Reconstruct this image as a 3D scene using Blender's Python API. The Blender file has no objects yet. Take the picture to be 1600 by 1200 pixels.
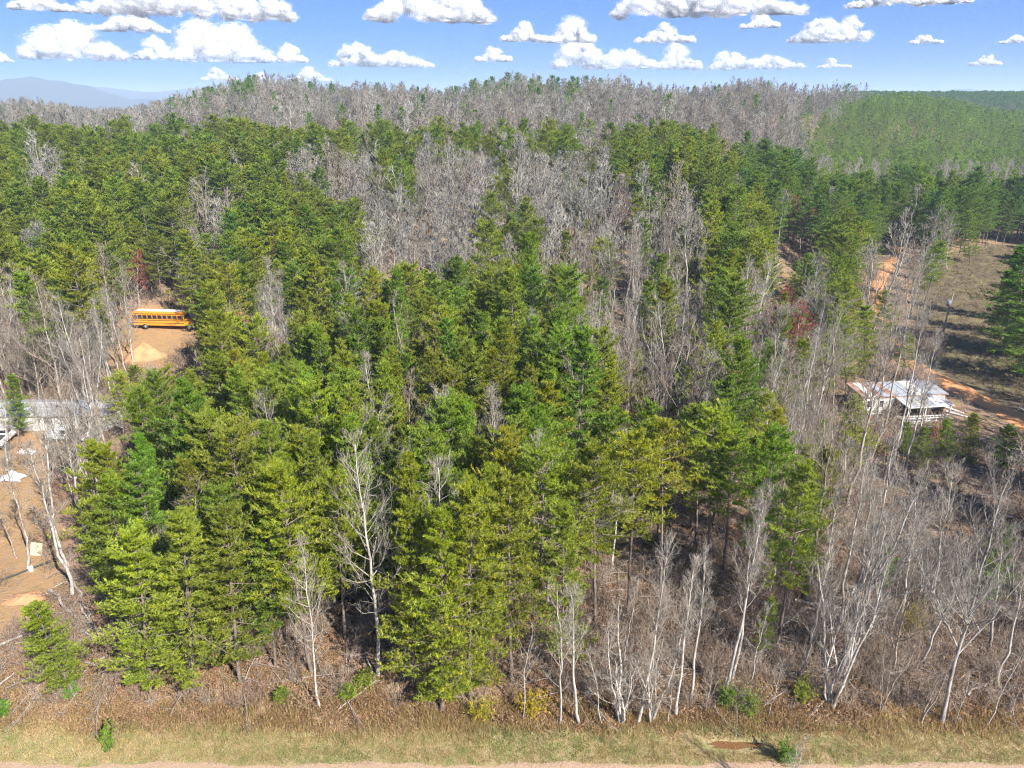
import bpy, math, random
import numpy as np
from mathutils import Matrix, Vector

R_ = math.radians
rng = np.random.default_rng(7)
random.seed(7)
sc = bpy.context.scene
col = sc.collection

# ------------------------------------------------------------------ camera, sky, sun, exposure
CAM_H, PITCH, F = 40.0, R_(21.6), 1110.0           # drone height (m), tilt below the horizon, focal length in photo pixels
cd = bpy.data.cameras.new('camera')
cd.sensor_width = 36.0
cd.lens = F / 1600 * 36.0
cd.clip_start, cd.clip_end = 0.5, 150000
cam = bpy.data.objects.new('camera', cd)
cam.location = (0, 0, CAM_H)
cam.rotation_euler = (math.pi / 2 - PITCH, 0, 0)
col.objects.link(cam)
sc.camera = cam

SUN_EL, SUN_AZ = R_(39), R_(139)                   # azimuth from +Y towards +X: behind the camera, to its right
world = bpy.data.worlds.new('World')
sc.world = world
world.use_nodes = True
wn = world.node_tree
wn.nodes.clear()
sky = wn.nodes.new('ShaderNodeTexSky')
sky.sky_type = 'NISHITA'
sky.sun_disc = False
sky.sun_elevation, sky.sun_rotation = SUN_EL, SUN_AZ
sky.altitude, sky.air_density, sky.dust_density, sky.ozone_density = 300, .8, 0.0, 3.0
wbg = wn.nodes.new('ShaderNodeBackground')
wbg.inputs['Strength'].default_value = 0.15
whs = wn.nodes.new('ShaderNodeHueSaturation')
whs.inputs['Saturation'].default_value = 1.0
wout = wn.nodes.new('ShaderNodeOutputWorld')
wn.links.new(sky.outputs[0], whs.inputs['Color'])
wtn = wn.nodes.new('ShaderNodeMix'); wtn.data_type = 'RGBA'; wtn.blend_type = 'MULTIPLY'
wtn.inputs[0].default_value = 1.0; wtn.inputs[7].default_value = (.235, .47, 1.0, 1)
wgm = wn.nodes.new('ShaderNodeGamma'); wgm.inputs['Gamma'].default_value = .5    # evens out the horizon glow over the whole dome
wn.links.new(whs.outputs[0], wgm.inputs[0]); wn.links.new(wgm.outputs[0], wtn.inputs[6]); wn.links.new(wtn.outputs[2], wbg.inputs[0])
wn.links.new(wbg.outputs[0], wout.inputs[0])

sd = bpy.data.lights.new('sun', 'SUN')
sd.energy, sd.angle, sd.color = 5.0, R_(0.53), (1.0, 0.965, 0.90)
sun = bpy.data.objects.new('sun', sd)
to_sun = Vector((math.sin(SUN_AZ) * math.cos(SUN_EL), math.cos(SUN_AZ) * math.cos(SUN_EL), math.sin(SUN_EL)))
sun.rotation_euler = to_sun.to_track_quat('Z', 'Y').to_euler()
sun.location = (60, -60, 120)
col.objects.link(sun)

sc.view_settings.view_transform = 'Standard'
sc.view_settings.look = 'None'
sc.view_settings.exposure = 1.22
sc.view_settings.gamma = 1.0
sc.view_settings.use_curve_mapping = False
cy = sc.cycles
cy.max_bounces, cy.diffuse_bounces, cy.glossy_bounces = 5, 4, 1
cy.transmission_bounces, cy.transparent_max_bounces, cy.volume_bounces = 3, 32, 1
cy.caustics_reflective = cy.caustics_refractive = False
cy.use_denoising = True
cy.denoising_prefilter, cy.denoising_input_passes = 'NONE', 'RGB_ALBEDO_NORMAL'
cy.pixel_filter_type, cy.filter_width = 'BLACKMAN_HARRIS', 1.15
cy.use_adaptive_sampling, cy.adaptive_threshold, cy.adaptive_min_samples = True, .035, 20

# ------------------------------------------------------------------ geometry helpers
def S(a, b, v):
    t = np.clip((np.asarray(v, float) - a) / (b - a), 0, 1)
    return t * t * (3 - 2 * t)

def H(x, y):
    """terrain height"""
    x = np.asarray(x, float); y = np.asarray(y, float)
    yy = np.maximum(y, 1.0)
    u = x / yy
    right = S(0.30, 0.46, u)
    z = (14 - 8 * right) * S(100, 215, y) + 8 * S(215, 340, y)
    mid = S(-0.50, -0.38, u) * (1 - right)
    left = 1 - S(-0.50, -0.38, u)
    z = z + (1 - right) * S(300, 420, y) * (2.6 * np.sin(u * 17 + .6) + 1.6 * np.sin(u * 41 + 2))
    z = z + 12 * S(340, 470, y) * (1 - S(560, 640, y)) * np.exp(-((u - .50) / .12) ** 2)
    z = z + mid * (9 * S(330, 440, y) - 16 * S(520, 900, y))
    z = z + left * (-6 * S(215, 330, y) + 2 * S(380, 520, y) - 6 * S(600, 1200, y))
    z = z + right * (-7 * S(215, 340, y) + 15 * S(320, 520, y) - 9 * S(560, 680, y) + 18 * S(680, 860, y))
    und = 0.5 * np.sin(x * .045 + 1.3) * np.sin(y * .05 + .4) * S(40, 70, y) + .16 * np.sin(x * .31 + y * .13) * np.sin(y * .27 - x * .11) * S(38, 44, y)
    bank = 0.8 * S(36.8, 40.4, y + 0.5 * np.sin(x * .35)) - .0
    puddle = -0.16 * np.exp(-(((x - 15.0) / 2.3) ** 2 + ((y - 35.4) / 0.7) ** 2))
    return z + und + bank + puddle + .03 * np.sin(x * 1.3) * np.sin(y * 1.7) * S(35, 36, y) * (1 - S(60, 80, y))

def S1(a, b, v):
    t = (v - a) / (b - a)
    t = 0.0 if t < 0 else 1.0 if t > 1 else t
    return t * t * (3 - 2 * t)
def terr(x, y):
    """terrain height of one point (same as H, scalars)"""
    u = x / max(y, 1.0)
    l_, r_ = S1(-0.50, -0.38, u), S1(0.30, 0.46, u)
    z = (14 - 8 * r_) * S1(100, 215, y) + 8 * S1(215, 340, y)
    if y > 195:
        z += (1 - r_) * S1(300, 420, y) * (2.6 * math.sin(u * 17 + .6) + 1.6 * math.sin(u * 41 + 2))
        z += 12 * S1(340, 470, y) * (1 - S1(560, 640, y)) * math.exp(-((u - .50) / .12) ** 2)
        z += l_ * (1 - r_) * (9 * S1(330, 440, y) - 16 * S1(520, 900, y))
        z += (1 - l_) * (-6 * S1(215, 330, y) + 2 * S1(380, 520, y) - 6 * S1(600, 1200, y))
        z += r_ * (-7 * S1(215, 340, y) + 15 * S1(320, 520, y) - 9 * S1(560, 680, y) + 18 * S1(680, 860, y))
    z += 0.5 * math.sin(x * .045 + 1.3) * math.sin(y * .05 + .4) * S1(40, 70, y) + .16 * math.sin(x * .31 + y * .13) * math.sin(y * .27 - x * .11) * S1(38, 44, y)
    z += 0.8 * S1(36.8, 40.4, y + 0.5 * math.sin(x * .35)) - 0.16 * math.exp(-(((x - 15.0) / 2.3) ** 2 + ((y - 35.4) / 0.7) ** 2))
    return z + .03 * math.sin(x * 1.3) * math.sin(y * 1.7) * S1(35, 36, y) * (1 - S1(60, 80, y))

CP, SP = math.cos(PITCH), math.sin(PITCH)
def project(x, y, z):
    dz = np.asarray(z) - CAM_H
    depth = y * CP - dz * SP
    return 800 + F * x / depth, 600 - F * (y * SP + dz * CP) / depth, depth

def ray(px, py):
    a, b = (px - 800) / F, (600 - py) / F
    return np.array([a, CP + b * SP, -SP + b * CP])

def ground(px, py):
    """where the line of sight through a photo pixel meets the terrain"""
    d = ray(px, py)
    d = [float(v) for v in d]
    t = 20.0
    while t < 1200 and d[2] * t + CAM_H > terr(d[0] * t, d[1] * t): t += 1.5
    lo, hi = t - 1.5, t
    for _ in range(20):
        m = (lo + hi) / 2
        if d[2] * m + CAM_H < terr(d[0] * m, d[1] * m): hi = m
        else: lo = m
    return d[0] * m, d[1] * m, terr(d[0] * m, d[1] * m)

def base_top(bp, tp):
    """base point, height and sideways lean of an upright thing seen from base pixel to top pixel"""
    x, y, z = ground(*bp)
    d = ray(*tp)
    t = y / d[1]
    return (x, y, z), float(CAM_H + d[2] * t - z), float(d[0] * t - x)

def mesh_tris(name, V, T, mats, mi=None, var=None, smooth=False):
    me = bpy.data.meshes.new(name)
    V = np.asarray(V, np.float32); T = np.asarray(T, np.int32)
    n, k = T.shape
    me.vertices.add(len(V)); me.vertices.foreach_set('co', V.ravel())
    me.loops.add(n * k); me.loops.foreach_set('vertex_index', T.ravel())
    me.polygons.add(n)
    me.polygons.foreach_set('loop_start', np.arange(n, dtype=np.int32) * k)
    if mi is not None: me.polygons.foreach_set('material_index', np.asarray(mi, np.int32))
    if smooth: me.polygons.foreach_set('use_smooth', np.ones(n, bool))
    for m in mats: me.materials.append(m)
    if var is not None:
        a = me.attributes.new('var', 'FLOAT', 'POINT')
        a.data.foreach_set('value', np.asarray(var, np.float32))
    me.update(calc_edges=True)
    return me

def link(name, data, parent=None, loc=None):
    o = bpy.data.objects.new(name, data)
    col.objects.link(o)
    if parent is not None: o.parent = parent
    if loc is not None: o.location = loc
    return o

def tag(o, label, cat, group=None, kind=None):
    if label: o['label'] = label
    if cat: o['category'] = cat
    if group: o['group'] = group
    if kind: o['kind'] = kind
    return o

def norm(v):
    return v / np.maximum(np.linalg.norm(v, axis=-1, keepdims=True), 1e-9)

def tubes(P, Rd, sides):
    """P (n,K,3) paths, Rd (n,K) radii -> verts, quads"""
    n, K, _ = P.shape
    d = norm(P[:, -1] - P[:, 0])
    ref = np.where(np.abs(d[:, 2:3]) > .9, np.array([[1., 0, 0]]), np.array([[0, 0, 1.]]))
    a = norm(np.cross(d, ref)); b = np.cross(d, a)
    ang = np.arange(sides) * 2 * math.pi / sides
    ring = a[:, None, :] * np.cos(ang)[None, :, None] + b[:, None, :] * np.sin(ang)[None, :, None]
    V = P[:, :, None, :] + ring[:, None] * Rd[:, :, None, None]
    idx = np.arange(n * K * sides).reshape(n, K, sides)
    q = np.stack([idx[:, :-1, :], np.roll(idx, -1, 2)[:, :-1, :], np.roll(idx, -1, 2)[:, 1:, :], idx[:, 1:, :]], -1).reshape(-1, 4)
    return V.reshape(-1, 3), q

def quads_to_tris(q):
    return np.concatenate([q[:, [0, 1, 2]], q[:, [0, 2, 3]]])

class Geo:
    def __init__(s): s.V = []; s.T = []; s.M = []; s.A = []; s.n = 0
    def add(s, V, T, mi=0, var=0.5):
        V = np.asarray(V); T = np.asarray(T)
        if T.shape[1] == 4: T = quads_to_tris(T)
        s.V.append(V); s.T.append(T + s.n); s.M.append(np.full(len(T), mi)); s.A.append(np.broadcast_to(np.asarray(var, float), (len(V),)))
        s.n += len(V)
    def tubes(s, P, Rd, sides, mi=0, var=0.5): s.add(*tubes(P, Rd, sides), mi, var)
    def mesh(s, name, mats, smooth=False):
        return mesh_tris(name, np.concatenate(s.V), np.concatenate(s.T), mats, np.concatenate(s.M), np.concatenate(s.A), smooth)

def along(P, t):
    """points and tangents at parameters t (n,m) along paths P (n,K,3)"""
    n, K, _ = P.shape
    f = np.clip(t, 0, .9999) * (K - 1)
    i = f.astype(int); w = (f - i)[..., None]
    r = np.arange(n)[:, None]
    p = P[r, i] * (1 - w) + P[r, i + 1] * w
    return p, norm(P[r, i + 1] - P[r, i])

def grow(rg, p, d, L, K, up=0.0, wob=0.0):
    """paths starting at p (n,3), heading d, length L, bending upward by up"""
    n = len(p)
    out = np.empty((n, K, 3)); out[:, 0] = p
    step = (L / (K - 1))[:, None]
    d = d.copy()
    for k in range(1, K):
        d = norm(d + np.array([0, 0, up]) + rg.normal(0, wob, (n, 3)))
        out[:, k] = out[:, k - 1] + d * step
    return out

def taper(r0, r1, K):
    return np.linspace(1, 0, K)[None] * (np.asarray(r0) - np.asarray(r1))[:, None] + np.asarray(r1)[:, None]

def blades(rg, p, d, m, L, w, upb, spread, flat=1.0):
    """m needle blades at each tuft p heading about d"""
    n = len(p)
    pp = np.repeat(p, m, 0)
    dd = norm(np.repeat(d, m, 0) * .8 + rg.normal(0, spread, (n * m, 3)) + np.array([0, 0, upb]))
    side = norm(np.cross(dd, rg.normal(0, flat, (n * m, 3)) + np.array([0, 0, 1.0])))
    l = (L * rg.uniform(.65, 1.25, n * m))[:, None]
    ww = w * rg.uniform(.7, 1.2, (n * m, 1))
    V = np.stack([pp - side * ww / 2 - dd * l * .12, pp + side * ww / 2 - dd * l * .12, pp + dd * l], 1).reshape(-1, 3)
    return V, np.arange(n * m * 3).reshape(-1, 3)

# ------------------------------------------------------------------ materials
def new_mat(name):
    m = bpy.data.materials.new(name)
    m.use_nodes = True
    nt = m.node_tree
    nt.nodes.clear()
    out = nt.nodes.new('ShaderNodeOutputMaterial')
    return m, nt, out

def nd(nt, typ, **kw):
    n = nt.nodes.new(typ)
    for k, v in kw.items():
        if k in ('operation', 'blend_type', 'data_type', 'attribute_name', 'attribute_type', 'noise_dimensions', 'feature'): setattr(n, k, v)
        else: n.inputs[k.replace('_', ' ')].default_value = v
    return n

def noise(nt, scale, detail=4, rough=.55, vec=None):
    n = nt.nodes.new('ShaderNodeTexNoise')
    n.inputs['Scale'].default_value = scale; n.inputs['Detail'].default_value = detail; n.inputs['Roughness'].default_value = rough
    if vec is not None: nt.links.new(vec, n.inputs['Vector'])
    return n

def ramp(nt, fac, stops, interp='LINEAR'):
    r = nt.nodes.new('ShaderNodeValToRGB')
    r.color_ramp.interpolation = interp
    e = r.color_ramp.elements
    while len(e) < len(stops): e.new(.5)
    for i, (p, c) in enumerate(stops):
        e[i].position = p
        e[i].color = (*c, 1) if len(c) == 3 else c
    nt.links.new(fac, r.inputs['Fac'])
    return r

def mixc(nt, fac, a, b, mode='MIX'):
    m = nt.nodes.new('ShaderNodeMix')
    m.data_type = 'RGBA'; m.blend_type = mode
    for s, v in ((m.inputs[0], fac), (m.inputs[6], a), (m.inputs[7], b)):
        if hasattr(v, 'is_output'): nt.links.new(v, s)
        else: s.default_value = v if isinstance(v, (int, float)) else (*v, 1)
    return m.outputs[2]

def tint_socket(nt, instanced):
    if instanced:
        a = nd(nt, 'ShaderNodeAttribute', attribute_name='tint', attribute_type='INSTANCER')
        return a.outputs['Color']
    return nt.nodes.new('ShaderNodeObjectInfo').outputs['Color']

def leaf_material(name, stops, instanced, trans=.55):
    m, nt, out = new_mat(name)
    var = nd(nt, 'ShaderNodeAttribute', attribute_name='var')
    rp = ramp(nt, var.outputs['Fac'], stops)
    c = mixc(nt, 1.0, rp.outputs[0], tint_socket(nt, instanced), 'MULTIPLY')
    d = nt.nodes.new('ShaderNodeBsdfDiffuse'); t = nt.nodes.new('ShaderNodeBsdfTranslucent')
    g = nt.nodes.new('ShaderNodeBsdfGlossy'); g.inputs['Roughness'].default_value = .5
    g.inputs['Color'].default_value = (.9, .95, .8, 1)
    nt.links.new(c, d.inputs['Color']); nt.links.new(c, t.inputs['Color'])
    mx = nt.nodes.new('ShaderNodeMixShader'); mx.inputs[0].default_value = trans
    nt.links.new(d.outputs[0], mx.inputs[1]); nt.links.new(t.outputs[0], mx.inputs[2])
    m2 = nt.nodes.new('ShaderNodeMixShader'); m2.inputs[0].default_value = .03
    nt.links.new(mx.outputs[0], m2.inputs[1]); nt.links.new(g.outputs[0], m2.inputs[2])
    nt.links.new(m2.outputs[0], out.inputs[0])
    return m

def bark_material(name, dark, light, scale, instanced=None):
    m, nt, out = new_mat(name)
    tc = nt.nodes.new('ShaderNodeTexCoord')
    mp = nt.nodes.new('ShaderNodeMapping'); mp.inputs['Scale'].default_value = (1, 1, .35)
    nt.links.new(tc.outputs['Object'], mp.inputs[0])
    nz = noise(nt, scale, 5, .65, mp.outputs[0])
    rp = ramp(nt, nz.outputs['Fac'], [(.32, dark), (.62, light)])
    c = rp.outputs[0]
    if instanced is not None: c = mixc(nt, 1.0, c, tint_socket(nt, instanced), 'MULTIPLY')
    b = nt.nodes.new('ShaderNodeBsdfPrincipled')
    b.inputs['Roughness'].default_value = .9
    b.inputs['Specular IOR Level'].default_value = .2
    nt.links.new(c, b.inputs['Base Color'])
    bp = nt.nodes.new('ShaderNodeBump'); bp.inputs['Strength'].default_value = .5
    nt.links.new(nz.outputs['Fac'], bp.inputs['Height']); nt.links.new(bp.outputs[0], b.inputs['Normal'])
    nt.links.new(b.outputs[0], out.inputs[0])
    return m

def plain(name, color, rough=.6, metal=0.0, dirt=None, scale=3.0, amount=.5):
    m, nt, out = new_mat(name)
    b = nt.nodes.new('ShaderNodeBsdfPrincipled')
    b.inputs['Roughness'].default_value = rough; b.inputs['Metallic'].default_value = metal
    tc = nt.nodes.new('ShaderNodeTexCoord')
    nz = noise(nt, scale, 6, .65, tc.outputs['Object'])
    dirt = dirt or tuple(v * .7 for v in color)
    rp = ramp(nt, nz.outputs['Fac'], [(.5 - .25 * amount, color), (.5 + .3 * (1.2 - amount), dirt)])
    nt.links.new(rp.outputs[0], b.inputs['Base Color'])
    nt.links.new(b.outputs[0], out.inputs[0])
    return m

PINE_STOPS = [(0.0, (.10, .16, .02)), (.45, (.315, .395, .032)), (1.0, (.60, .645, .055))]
M = {}
M['needles'] = leaf_material('pine needles', PINE_STOPS, False)
M['needles_i'] = leaf_material('pine needles of the wood', PINE_STOPS, True)
M['pine_bark'] = bark_material('pine bark', (.10, .075, .06), (.24, .19, .16), 7)
M['pale_bark'] = bark_material('pale hardwood bark', (.165, .148, .128), (.52, .49, .445), 4.5, False)
M['pale_bark_i'] = bark_material('pale hardwood bark of the wood', (.145, .135, .113), (.375, .355, .31), 3.0, True)
M['buds'] = leaf_material('red maple buds', [(0, (.26, .05, .045)), (1, (.50, .15, .09))], False, .3)
M['dead_leaf'] = leaf_material('dead brown leaves', [(0, (.14, .08, .04)), (.5, (.26, .155, .08)), (1, (.42, .30, .18))], True, .25)
M['grass'] = leaf_material('grass blades', [(0, (.34, .27, .12)), (.6, (.60, .49, .25)), (1, (.78, .66, .38))], True, .45)
M['log_bark'] = bark_material('weathered fallen wood', (.16, .13, .11), (.46, .41, .36), 4)
M['log_i'] = bark_material('weathered fallen wood scattered', (.14, .11, .09), (.42, .37, .33), 4)

# ------------------------------------------------------------------ the ground
HOUSE_R = ground(1412, 652)
BUS = ground(255, 512)
TRUCK = ground(108, 688)
LONG = ground(90, 668)
POLE = ground(1471, 527)
ROAD_PTS = [ground(*p) for p in ((1650, 690), (1600, 658), (1540, 628), (1490, 603), (1450, 585), (1420, 560), (1392, 530), (1374, 492), (1368, 455), (1380, 424), (1398, 404), (1412, 388))]

def seg_dist(x, y, pts):
    best = np.full(np.shape(x), 1e9)
    for a, b in zip(pts[:-1], pts[1:]):
        ax, ay, bx, by = a[0], a[1], b[0], b[1]
        l2 = (bx - ax) ** 2 + (by - ay) ** 2
        t = np.clip(((x - ax) * (bx - ax) + (y - ay) * (by - ay)) / l2, 0, 1)
        best = np.minimum(best, np.hypot(x - ax - t * (bx - ax), y - ay - t * (by - ay)))
    return best

CLEAR = [ground(*p)[:2] for p in ((1640, 650), (1480, 585), (1445, 520), (1455, 440), (1480, 405), (1560, 385), (1650, 385), (1760, 460), (1760, 620))]
YARD = [ground(*p)[:2] for p in ((-160, 640), (150, 650), (150, 700), (70, 740), (65, 850), (85, 930), (55, 985), (-60, 990), (-200, 900))]
BUSLOT = [ground(*p)[:2] for p in ((195, 560), (205, 500), (225, 482), (320, 484), (330, 508), (290, 525), (250, 570))]
def inside(x, y, poly):
    x = np.asarray(x, float); y = np.asarray(y, float)
    c = np.zeros(x.shape, bool)
    n = len(poly)
    for i in range(n):
        x1, y1 = poly[i]; x2, y2 = poly[(i + 1) % n]
        cond = ((y1 > y) != (y2 > y))
        with np.errstate(divide='ignore', invalid='ignore'):
            xi = (x2 - x1) * (y - y1) / (y2 - y1 + 1e-12) + x1
        c ^= cond & (x < xi)
    return c
def near_line(x, y, pts):
    best = 1e9
    for a, b in zip(pts[:-1], pts[1:]):
        ux, uy = b[0] - a[0], b[1] - a[1]
        t = min(1, max(0, ((x - a[0]) * ux + (y - a[1]) * uy) / (ux * ux + uy * uy)))
        best = min(best, math.hypot(x - a[0] - t * ux, y - a[1] - t * uy))
    return best
def inside1(x, y, poly):
    c = False
    x1, y1 = poly[-1]
    for x2, y2 in poly:
        if (y1 > y) != (y2 > y) and x < (x2 - x1) * (y - y1) / (y2 - y1) + x1: c = not c
        x1, y1 = x2, y2
    return c
def soft_in(x, y, poly, w):
    """1 inside, fading over w metres outside"""
    ring = list(poly) + [poly[0]]
    d = seg_dist(x, y, ring)
    return np.where(inside(x, y, poly), 1.0, np.clip(1 - d / w, 0, 1))

def build_ground():
    th_f = np.linspace(-R_(52), R_(52), 430)
    th_b = np.linspace(R_(52), R_(308), 66)[1:-1]
    th = np.concatenate([th_f, th_b])
    rr = [6.0]
    while rr[-1] < 19000:
        r = rr[-1]
        rr.append(r + (4 if r < 26 else .45 if r < 62 else .9 if r < 120 else max(1.2, r * .012) if r < 700 else r * .06))
    rr = np.array(rr)
    X = rr[:, None] * np.sin(th)[None]; Y = rr[:, None] * np.cos(th)[None]
    Z = H(X, Y)
    n, k = X.shape
    V = np.stack([X, Y, Z], -1).reshape(-1, 3)
    V = np.concatenate([V, [[0, 0, 0]]])
    idx = np.arange(n * k).reshape(n, k)
    nx = np.roll(idx, -1, 1)
    q = np.stack([idx[:-1], idx[1:], nx[1:], nx[:-1]], -1).reshape(-1, 4)
    T = np.concatenate([quads_to_tris(q), np.stack([np.full(k, n * k), idx[0], nx[0]], -1)])
    me = mesh_tris('ground', V, T, [M['ground']], smooth=True)
    x, y = V[:, 0], V[:, 1]
    wob = .7 * np.sin(x * .41) + .5 * np.sin(x * 1.07 + 2) + .3 * np.sin(x * 2.3)
    grass = 1 - S(36.0, 37.8, y + .6 * wob)
    clay = np.maximum.reduce([soft_in(x, y, YARD, 3) * .62, soft_in(x, y, BUSLOT, 4), np.clip(1 - (seg_dist(x, y, ROAD_PTS) - 1.6) / 1.2, 0, 1) * .6])
    dry = soft_in(x, y, CLEAR, 6)
    plant = S(.36, .42, x / np.maximum(y, 1)) * S(300, 330, y)
    a = me.attributes.new('cover', 'FLOAT_COLOR', 'POINT')
    a.data.foreach_set('color', np.stack([grass, clay, dry, np.ones_like(x)], -1).astype(np.float32).ravel())
    o = link('ground', me)
    o['kind'] = 'structure'
    return o

def ground_material():
    m, nt, out = new_mat('forest floor')
    geo = nt.nodes.new('ShaderNodeNewGeometry')
    pos = geo.outputs['Position']
    cov = nd(nt, 'ShaderNodeAttribute', attribute_name='cover')
    sep = nt.nodes.new('ShaderNodeSeparateColor')
    nt.links.new(cov.outputs['Color'], sep.inputs[0])
    n1 = noise(nt, .35, 6, .6, pos); n2 = noise(nt, 3.2, 6, .7, pos); n3 = noise(nt, 14, 4, .7, pos); n4 = noise(nt, .9, 5, .6, pos)
    litter = mixc(nt, n2.outputs['Fac'], (.10, .062, .034), (.34, .215, .125))
    litter2 = mixc(nt, ramp(nt, n3.outputs['Fac'], [(.35, (0, 0, 0)), (.68, (1, 1, 1))]).outputs[0], litter, (.40, .27, .19))
    litter3 = mixc(nt, ramp(nt, n1.outputs['Fac'], [(.5, (0, 0, 0)), (.68, (.7, .7, .7))]).outputs[0], litter2, (.27, .12, .06))
    n5 = noise(nt, .55, 5, .6, pos)
    litter3 = mixc(nt, ramp(nt, n5.outputs['Fac'], [(.52, (0, 0, 0)), (.66, (.75, .75, .75))]).outputs[0], litter3, (.14, .15, .04))
    gr = mixc(nt, n3.outputs['Fac'], (.24, .17, .08), (.50, .40, .22))
    gr2 = mixc(nt, ramp(nt, n4.outputs['Fac'], [(.45, (0, 0, 0)), (.65, (.75, .75, .75))]).outputs[0], gr, (.18, .22, .06))
    clay = mixc(nt, n2.outputs['Fac'], (.27, .15, .065), (.48, .31, .15))
    clay2 = mixc(nt, ramp(nt, n4.outputs['Fac'], [(.5, (0, 0, 0)), (.66, (.8, .8, .8))]).outputs[0], clay, (.30, .20, .13))
    dry = mixc(nt, n2.outputs['Fac'], (.065, .048, .029), (.21, .155, .10))
    dry2 = mixc(nt, ramp(nt, n1.outputs['Fac'], [(.48, (0, 0, 0)), (.62, (.6, .6, .6))]).outputs[0], dry, (.22, .19, .08))
    def edge(sock):
        mth = nd(nt, 'ShaderNodeMath', operation='ADD')
        s2 = nd(nt, 'ShaderNodeMath', operation='MULTIPLY_ADD')
        nt.links.new(n4.outputs['Fac'], s2.inputs[0]); s2.inputs[1].default_value = 1.2; s2.inputs[2].default_value = -.6
        nt.links.new(sock, mth.inputs[0]); nt.links.new(s2.outputs[0], mth.inputs[1])
        return ramp(nt, mth.outputs[0], [(.38, (0, 0, 0)), (.66, (1, 1, 1))]).outputs[0]
    c = mixc(nt, edge(sep.outputs[2]), litter3, dry2)
    c = mixc(nt, edge(sep.outputs[1]), c, clay2)
    c = mixc(nt, edge(sep.outputs[0]), c, gr2)
    b = nt.nodes.new('ShaderNodeBsdfPrincipled')
    b.inputs['Roughness'].default_value = .95; b.inputs['Specular IOR Level'].default_value = .1
    nt.links.new(c, b.inputs['Base Color'])
    bp = nt.nodes.new('ShaderNodeBump'); bp.inputs['Strength'].default_value = .7; bp.inputs['Distance'].default_value = .25
    nt.links.new(n2.outputs['Fac'], bp.inputs['Height']); nt.links.new(bp.outputs[0], b.inputs['Normal'])
    nt.links.new(b.outputs[0], out.inputs[0])
    return m
M['ground'] = ground_material()
build_ground()

def dirt_material(name, a, b_, c_):
    m, nt, out = new_mat(name)
    geo = nt.nodes.new('ShaderNodeNewGeometry')
    n1 = noise(nt, .8, 6, .65, geo.outputs['Position']); n2 = noise(nt, 7, 5, .7, geo.outputs['Position'])
    c = mixc(nt, n2.outputs['Fac'], a, b_)
    c = mixc(nt, ramp(nt, n1.outputs['Fac'], [(.45, (0, 0, 0)), (.7, (.8, .8, .8))]).outputs[0], c, c_)
    b = nt.nodes.new('ShaderNodeBsdfPrincipled'); b.inputs['Roughness'].default_value = .95
    nt.links.new(c, b.inputs['Base Color'])
    bp = nt.nodes.new('ShaderNodeBump'); bp.inputs['Strength'].default_value = .6; bp.inputs['Distance'].default_value = .15
    nt.links.new(n2.outputs['Fac'], bp.inputs['Height']); nt.links.new(bp.outputs[0], b.inputs['Normal'])
    nt.links.new(b.outputs[0], out.inputs[0])
    return m
M['clay_road'] = dirt_material('orange clay road', (.50, .19, .06), (.70, .33, .12), (.60, .30, .13))
M['gravel'] = dirt_material('pale gravel shoulder', (.30, .19, .12), (.52, .36, .25), (.38, .25, .17))
M["mound"] = dirt_material("dug clay", (.42, .20, .09), (.60, .32, .16), (.34, .17, .08))

def ribbon(name, pts, w, mat, lift, label=None):
    P = np.array([p[:2] for p in pts])
    # smooth resample
    t = np.arange(len(P)); tt = np.linspace(0, len(P) - 1, (len(P) - 1) * 14 + 1)
    xs = np.interp(tt, t, P[:, 0]); ys = np.interp(tt, t, P[:, 1])
    for _ in range(12):
        xs[1:-1] = (xs[:-2] + xs[2:] + 2 * xs[1:-1]) / 4; ys[1:-1] = (ys[:-2] + ys[2:] + 2 * ys[1:-1]) / 4
    d = norm(np.stack([np.gradient(xs), np.gradient(ys)], -1))
    nrm = np.stack([-d[:, 1], d[:, 0]], -1)
    cols = np.linspace(-1, 1, 9)
    wv = w * (1 - .38 * S(3.6, 5.5, tt)) * (1 + .12 * np.sin(tt * 2.3) + .07 * np.sin(tt * 7.1))
    X = xs[:, None] + nrm[:, :1] * cols[None] * wv[:, None]; Y = ys[:, None] + nrm[:, 1:] * cols[None] * wv[:, None]
    prof = lift * np.clip((1 - np.abs(cols)) * 6, -.6, 1) - .05 * np.exp(-((np.abs(cols) - .5) / .16) ** 2)
    Z = H(X, Y) + prof[None]
    n, k = X.shape
    idx = np.arange(n * k).reshape(n, k)
    q = np.stack([idx[:-1, :-1], idx[:-1, 1:], idx[1:, 1:], idx[1:, :-1]], -1).reshape(-1, 4)
    o = link(name, mesh_tris(name, np.stack([X, Y, Z], -1).reshape(-1, 3), q, [mat], smooth=True))
    o['kind'] = 'structure'
    if label: o['label'] = label
    return o
ribbon('dirt_road', ROAD_PTS, 1.9, M['clay_road'], .12)
# gravel shoulder along the near edge of the verge
gx = np.linspace(-90, 90, 361); gy = np.linspace(26, 33.85, 18)
GX, GY = np.meshgrid(gx, gy)
GY = GY + (.16 * np.sin(GX * .5) + .10 * np.sin(GX * 1.9 + 1)) * (GY > 33.6)
gi = np.arange(GX.size).reshape(GX.shape)
gq = np.stack([gi[:-1, :-1], gi[:-1, 1:], gi[1:, 1:], gi[1:, :-1]], -1).reshape(-1, 4)
o = link('road', mesh_tris('road', np.stack([GX, GY, H(GX, GY) + .035], -1).reshape(-1, 3), gq, [M['gravel']], smooth=True))
o['kind'] = 'structure'

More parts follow.
